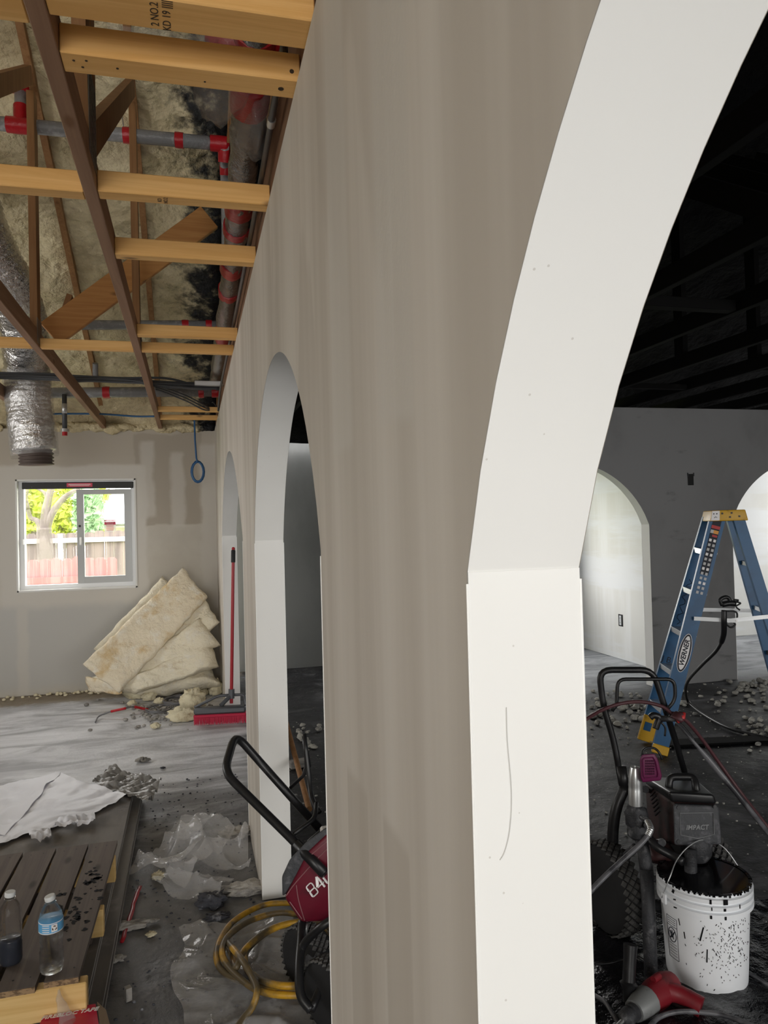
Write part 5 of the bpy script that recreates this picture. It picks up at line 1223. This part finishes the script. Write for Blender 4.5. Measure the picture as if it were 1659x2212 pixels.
ap = at(1520, 1812, 2.46); bail = [p0, at(1447, 1895, 2.36), at(1462, 1858, 2.40), at(1488, 1828, 2.43), at(1520, 1814, 2.46), at(1560, 1828, 2.48), at(1592, 1868, 2.47), at(1606, 1900, 2.46), p1]
q = MB(); q.tube(spline(bail, 6), .0018, 7); q.build('wire_handle', M['alu'], bk, True)
# ------------------------------------------------------------------ red drill on the floor
M['drillred'] = mat('drill_red', (.19, .009, .016), .45, layers=[((.09, .008, .011), 14, (1, 1, 1), .5, .7)]); M['gear'] = mat('grey_cast', (.28, .29, .29), .45, .4, layers=[((.16, .165, .165), 20, (1, 1, 1), .5, .7)])
dd = thing('power_drill', on_z(1410, 2195, 0), 'red power drill with grey gear case lying before the bucket', 'drill')
zc = .05
def G_(u, v, z=zc): p = on_z(u, v, z); return p
a, b_, c_ = G_(1385, 2172), G_(1412, 2150), G_(1438, 2132)
q = MB(); q.tube([a+(b_-a)*.4, b_, c_, c_+(c_-b_)*.5], [.036, .042, .043, .034], 16); q.build('motor_body', M['drillred'], dd, 40)
q = MB(); q.tube([a+(a-b_)*.55, a, a+(b_-a)*.5], [.030, .038, .041], 16); q.build('gear_case', M['gear'], dd, 40)
q = MB(); k0 = a+(a-b_)*.5; dch = (a-b_).normalized()
q.lathe([(.016, 0), (.024, .004), (.025, .018), (.021, .02), (.021, .028), (.024, .03), (.022, .05), (.012, .062), (.008, .064)], k0, dch, 18); q.build('chuck', M['dirty'], dd, 35)
q = MB(); q.cyl(k0+dch*.06, k0+dch*.15-V((0, 0, .01)), .006, 10); q.build('mixer_shaft', M['silver'], dd, 40)
h0, h1, h2 = G_(1432, 2140, .055), G_(1470, 2150, .05), G_(1515, 2176, .035)
q = MB(); q.tube(spline([h0, h1, h2], 5), [.030, .027, .026, .025, .024, .024, .024, .025, .025, .026, .026], 12, flat=1.15); q.build('grip', M['drillred'], dd, 40)
q = MB(); q.tube(fillet([G_(1440, 2160, .03), G_(1470, 2178, .03), G_(1498, 2182, .03)], .02), .007, 8); q.build('trigger_guard', M['black'], dd, True)
q = MB(); q.cyl(b_+V((0, 0, .045)), b_+V((0, 0, .045))+(c_-b_)*.5-RGT*.0, .010, 10); q.build('top_rib', M['drillred'], dd, 40)
g0, g1 = at(1356, 2165, 2.20), at(1362, 2040, 2.24)
q = MB(); q.tube([g0, g0+(g1-g0)*.2, g0+(g1-g0)*.32, g0+(g1-g0)*.36, g0+(g1-g0)*.75, g1], [.014, .016, .026, .019, .019, .021], 14); q.build('side_handle', M['black'], dd, 40)
q = MB(); q.cyl(a, g0, .012, 10); q.build('handle_stud', M['gear'], dd, 40)
# ------------------------------------------------------------------ black sheet, cords, crumbs, boxes
M['bpoly'] = mat('black_poly', (.008, .008, .010), .22, bump=(14, .5, (1, 1, 1), .03))
c4 = [V((x, y, 0)) for x, y in ((.62, 1.5), (2.3, 1.5), (2.1, 2.42), (.95, 2.75))]
drape('black_sheet', quad(*c4, .04, 4), .003, 60, 50, .022, 6, M['bpoly'], 'black plastic sheet on the floor under the drill and bucket', 'plastic sheet', 5)
def cord(l, r, mt, label, name='cord', sub=7):
    q = MB(); q.tube(spline([on_z(u, v, z) for u, v, z in l], sub), r, 8); tag(q.build(name, mt, smooth=True), label, 'cord')
cord([(1390, 2235, .03), (1420, 2200, .035), (1460, 2186, .04), (1510, 2186, .03), (1570, 2195, .03), (1660, 2230, .03)], .007, M['whip'], 'grey hose curving along the floor below the drill')
cord([(1285, 2150, .03), (1305, 2163, .04), (1320, 2185, .04), (1335, 2212, .03), (1345, 2250, .03)], .006, M['whip'], 'pale paint-flecked cord at the foot of the near jamb')
cord([(1612, 2098, .02), (1635, 2112, .02), (1665, 2130, .02), (1720, 2150, .02)], .006, M['whip'], 'light cord leaving the right side of the bucket')
cord([(1283, 2082, .03), (1320, 2080, .03), (1370, 2066, .03), (1400, 2080, .03)], .005, M['black'], 'thin black cord crossing under the sprayer')
M['cromb'] = mat('ashen_crumb', (.42, .41, .37), .9, layers=[((.20, .195, .18), 20, (1, 1, 1), .45, .65)], bump=(60, .5))
random.seed(77); protos = []
for i in range(7):
    q = MB(); q.blob((0, 0, .011), (.045, .036, .030), i+20, .38, 1.7, 5); o = q.build('foam_crumb', M['cromb'], smooth=True, origin=(0, 0, 0)); protos.append(o)
spots = []
for i in range(105): spots.append((random.uniform(1276, 1470), random.gauss(1535, 20), random.uniform(.6, 1.5)))
for i in range(45): spots.append((random.uniform(1455, 1659), random.gauss(1512, 20), random.uniform(.5, 1.4)))
for i in range(35): spots.append((random.gauss(1635, 25), random.gauss(1585, 18), random.uniform(.5, 1.2)))
for i in range(20): spots.append((random.uniform(1590, 1659), random.gauss(1482, 7), random.uniform(.8, 1.7)))
for i in range(22): spots.append((random.uniform(640, 692), random.gauss(1590, 18), random.uniform(.6, 1.5)))
first = set()
for i, (u, v, s) in enumerate(spots):
    p = on_z(u, min(max(v, 1470), 1625), 0)
    if p.y > 5.7 and not 2.4 < p.x < 3.8: p.y = 5.7-random.uniform(.05, .3)
    j = i % 7
    if (p-V((2.8, 4.12, 0))).length < .12 or (p-V((2.86, 4.4, 0))).length < .1: continue
    o = protos[j] if j not in first else copy_thing(protos[j], p)
    first.add(j); o.location = p; o.rotation_euler = (0, 0, random.uniform(0, 6.28)); o.scale = (s, s, s*random.uniform(.7, 1.1))
    near = u < 700
    tag(o, 'pale crumb on the black floor seen through the middle arch' if near else 'pale foam crumb among those strewn on the black floor', 'debris', 'crumbs seen through the middle arch' if near else 'foam crumbs on the black floor')
q = MB(); random.seed(5)
for i in range(900):
    x = random.uniform(.5, 5.5); y = random.uniform(2.2, 5.7); s = random.uniform(.003, .012)
    q.blob((x, y, s*.3), (s*1.7, s*1.2, s), i, .3, 1, 3)
tag(q.build('floor_grit', M['cromb'], smooth=True), 'pale grit strewn over the black floor', 'debris', kind='stuff')
q = MB(); p = on_z(1560, 1590, .003); q.prism([V((p.x-.5, p.y-.1, .004)), V((p.x+.9, p.y-.35, .004)), V((p.x+.95, p.y-.22, .004)), V((p.x-.45, p.y+.02, .004))], (0, 0, .012))
tag(q.build('flat_board', M['blackwood']), 'long flat black board on the floor right of the ladder foot', 'board')
ol = thing('wall_outlet', on_x(1341, 1356, 4.3525), 'power outlet low on the white hall wall seen through the left far arch', 'outlet')
c = on_x(1341, 1340, 4.3525)
q = MB(); q.box(c+V((-.001, 0, 0)), (.004, .085, .125), bev=.0015); q.build('outlet_box', M['rubber'], ol)
q = MB(); q.box(c+V((-.005, 0, 0)), (.006, .036, .10), bev=.002); dv = q.build('receptacle', M['capw'], ol)
for s in (-.024, .024):
    for t in (-.006, .006): q = MB(); q.box(c+V((-.0085, t, s)), (.001, .003, .010)); q.build('slot', M['rubber'], dv)
eb = thing('junction_box', on_y(1492, 1045, D_CROSS), 'black junction box opening on the grey wall above the ladder', 'electrical box')
c = on_y(1492, 1036, D_CROSS-.004)
q = MB(); q.box(c, (.058, .010, .10), bev=.003); q.build('box_opening', M['rubber'], eb)
for s in (-.03, .03): q = MB(); q.box(c+V((s, -.004, .045)), (.008, .006, .03)); q.build('box_tab', M['panel'], eb)
# ------------------------------------------------------------------ red sprayer under the middle arch
M['red840'] = mat('sprayer_red', (.115, .006, .018), .35, layers=[((.05, .008, .014), 16, (1, 1, 1), .55, .75)])
M['redline'] = mat('worn_line', (.24, .10, .11), .5)
ls = thing('paint_sprayer', (at(680, 2060, 2.3).x, at(680, 2060, 2.3).y, 0), 'dark red paint sprayer with black loop handle sticking out of the middle arch', 'paint sprayer')
tube_part('handle', [(702, 1888, 2.24), (640, 1822, 2.31), (484, 1668, 2.45), (508, 1585, 2.60), (565, 1650, 2.62), (690, 1790, 2.55)], 2.4, .0142, M['black'], ls, .05, 12)
tube_part('hose_hook', [(627, 1702, 2.60), (655, 1676, 2.58), (665, 1655, 2.56), (657, 1585, 2.56)], 2.5, [.006, .006, .012, .005], M['black'], ls)
tube_part('hose_hook', [(657, 1590, 2.57), (668, 1680, 2.54), (674, 1725, 2.5), (690, 1755, 2.46)], 2.5, .009, M['black'], ls, 0, 8, 4)
tube_part('hose_hook', [(626, 1808, 2.33), (680, 1768, 2.40), (684, 1735, 2.45)], 2.4, .0075, M['black'], ls, .02)
tube_part('handle_grip', [(640, 1822, 2.305), (700, 1886, 2.24)], 2.3, .0165, M['black'], ls)
rd = [(614, 1938), (650, 1992), (700, 1990), (765, 1940), (765, 1790), (705, 1800), (664, 1838)]
q = MB(); q.prism([at(u, v, 2.27) for u, v in rd], ray(680, 1900)*.17); bod = q.build('red_housing', M['red840'], ls, 40, bevel=.012)
gd = [(610, 1936), (609, 1893), (626, 1856), (662, 1818), (706, 1786), (712, 1800), (668, 1842), (618, 1930)]
q = MB(); q.prism([at(u, v, 2.275) for u, v in gd], ray(680, 1900)*.2); q.build('grey_cover', M['panel'], ls, 40, bevel=.006)
gp = [(660, 1818), (760, 1735), (760, 1790), (690, 1830)]
q = MB(); q.prism([at(u, v, 2.34) for u, v in gp], ray(680, 1800)*.15); q.build('black_motor_top', M['black'], ls, 40, bevel=.008)
for i, (l) in enumerate(([(618, 1935), (640, 1905), (690, 1850), (730, 1812)], [(626, 1948), (652, 1985)], [(640, 1912), (645, 1945), (658, 1988)], [(668, 1850), (720, 1806)])):
    q = MB(); q.tube(spline([at(u, v, 2.2685) for u, v in l], 4), .0016, 5); q.build('trim_line', M['redline'], bod)
xa = (at(706, 1893, 2.268)-at(664, 1932, 2.268)).normalized(); nn = -ray(680, 1915).normalized(); ya = nn.cross(xa)
def digit(c, strokes):
    for pts, cl in strokes:
        q = MB(); q.tube([c + xa*x + ya*y for x, y in fillet2(pts, cl)], (.0050), 8, closed=cl, flat=.4); q.build('model_digit_stroke', M['sticker'], bod)
def fillet2(pts, cl): return [(p.x, p.y) for p in fillet([V((x, y, 0)) for x, y in pts], .006, 4, cl)]
n0 = at(690, 1907, 2.2665)
sqr = lambda x0, x1, y0, y1: ([(x0, y0), (x1, y0), (x1, y1), (x0, y1)], True)
digit(n0-xa*.030, [sqr(-.011, .011, -.019, .0), sqr(-.0105, .0105, .0, .019)])
digit(n0, [([(.006, -.021), (.006, .020)], False), ([(.005, .020), (-.012, -.006)], False), ([(-.012, -.007), (.012, -.007)], False)])
digit(n0+xa*.030, [sqr(-.011, .011, -.019, .019)])
q = MB(); q.box(at(703, 1797, 2.32), (.03, .03, .03), bev=.005); q.build('white_cap', M['sticker'], ls)
wc = at(664, 2090, 2.36); wc.z = .105
wheel(ls, wc, V((.9, .5, 0)), .10, .06, M['panel'])
wc2 = at(716, 2245, 2.17); wc2.z = .105
wheel(ls, wc2, V((.9, .5, 0)), .10, .06, M['panel'])
tube_part('cart_leg', [(652, 1992, 2.32), (650, 2035, 2.26), (646, 2090, 2.2), (650, 2150, 2.15), (672, 2182, 2.13)], 2.2, .0135, M['black'], ls, 0, 10, 5)
tube_part('cart_leg', [(720, 1985, 2.2), (690, 2005, 2.2), (660, 2035, 2.24), (648, 2060, 2.24)], 2.2, .0125, M['black'], ls, 0, 10, 5)
tube_part('lower_frame', [(672, 2182, 2.13), (700, 2120, 2.2), (740, 2080, 2.25)], 2.2, .012, M['black'], ls, 0, 10, 4)
q = MB(); q.blob(at(694, 2075, 2.32), (.10, .12, .10), 6, .3, 1, 10, False); q.build('pump_block', M['dirty'], ls, True)
tube_part('pump_strut', [(658, 1995, 2.33), (655, 2030, 2.33)], 2.3, .012, M['silver'], ls)
q = MB(); a, b_ = at(618, 1560, 3.3), at(668, 1748, 2.62); q.cyl(a, b_, .011, 10); tag(q.build('brown_stick', M['pineZ'], smooth=40), 'brown stick leaning behind the red sprayer handle', 'stick')
q = MB(); p = on_z(644, 1657, 0); q.box((p.x, p.y, .022), (.11, .06, .044), Matrix.Rotation(.2, 3, 'Z'), bev=.004); tag(q.build('tan_block', M['gypedge']), 'tan block on the black floor behind the middle arch', 'block')
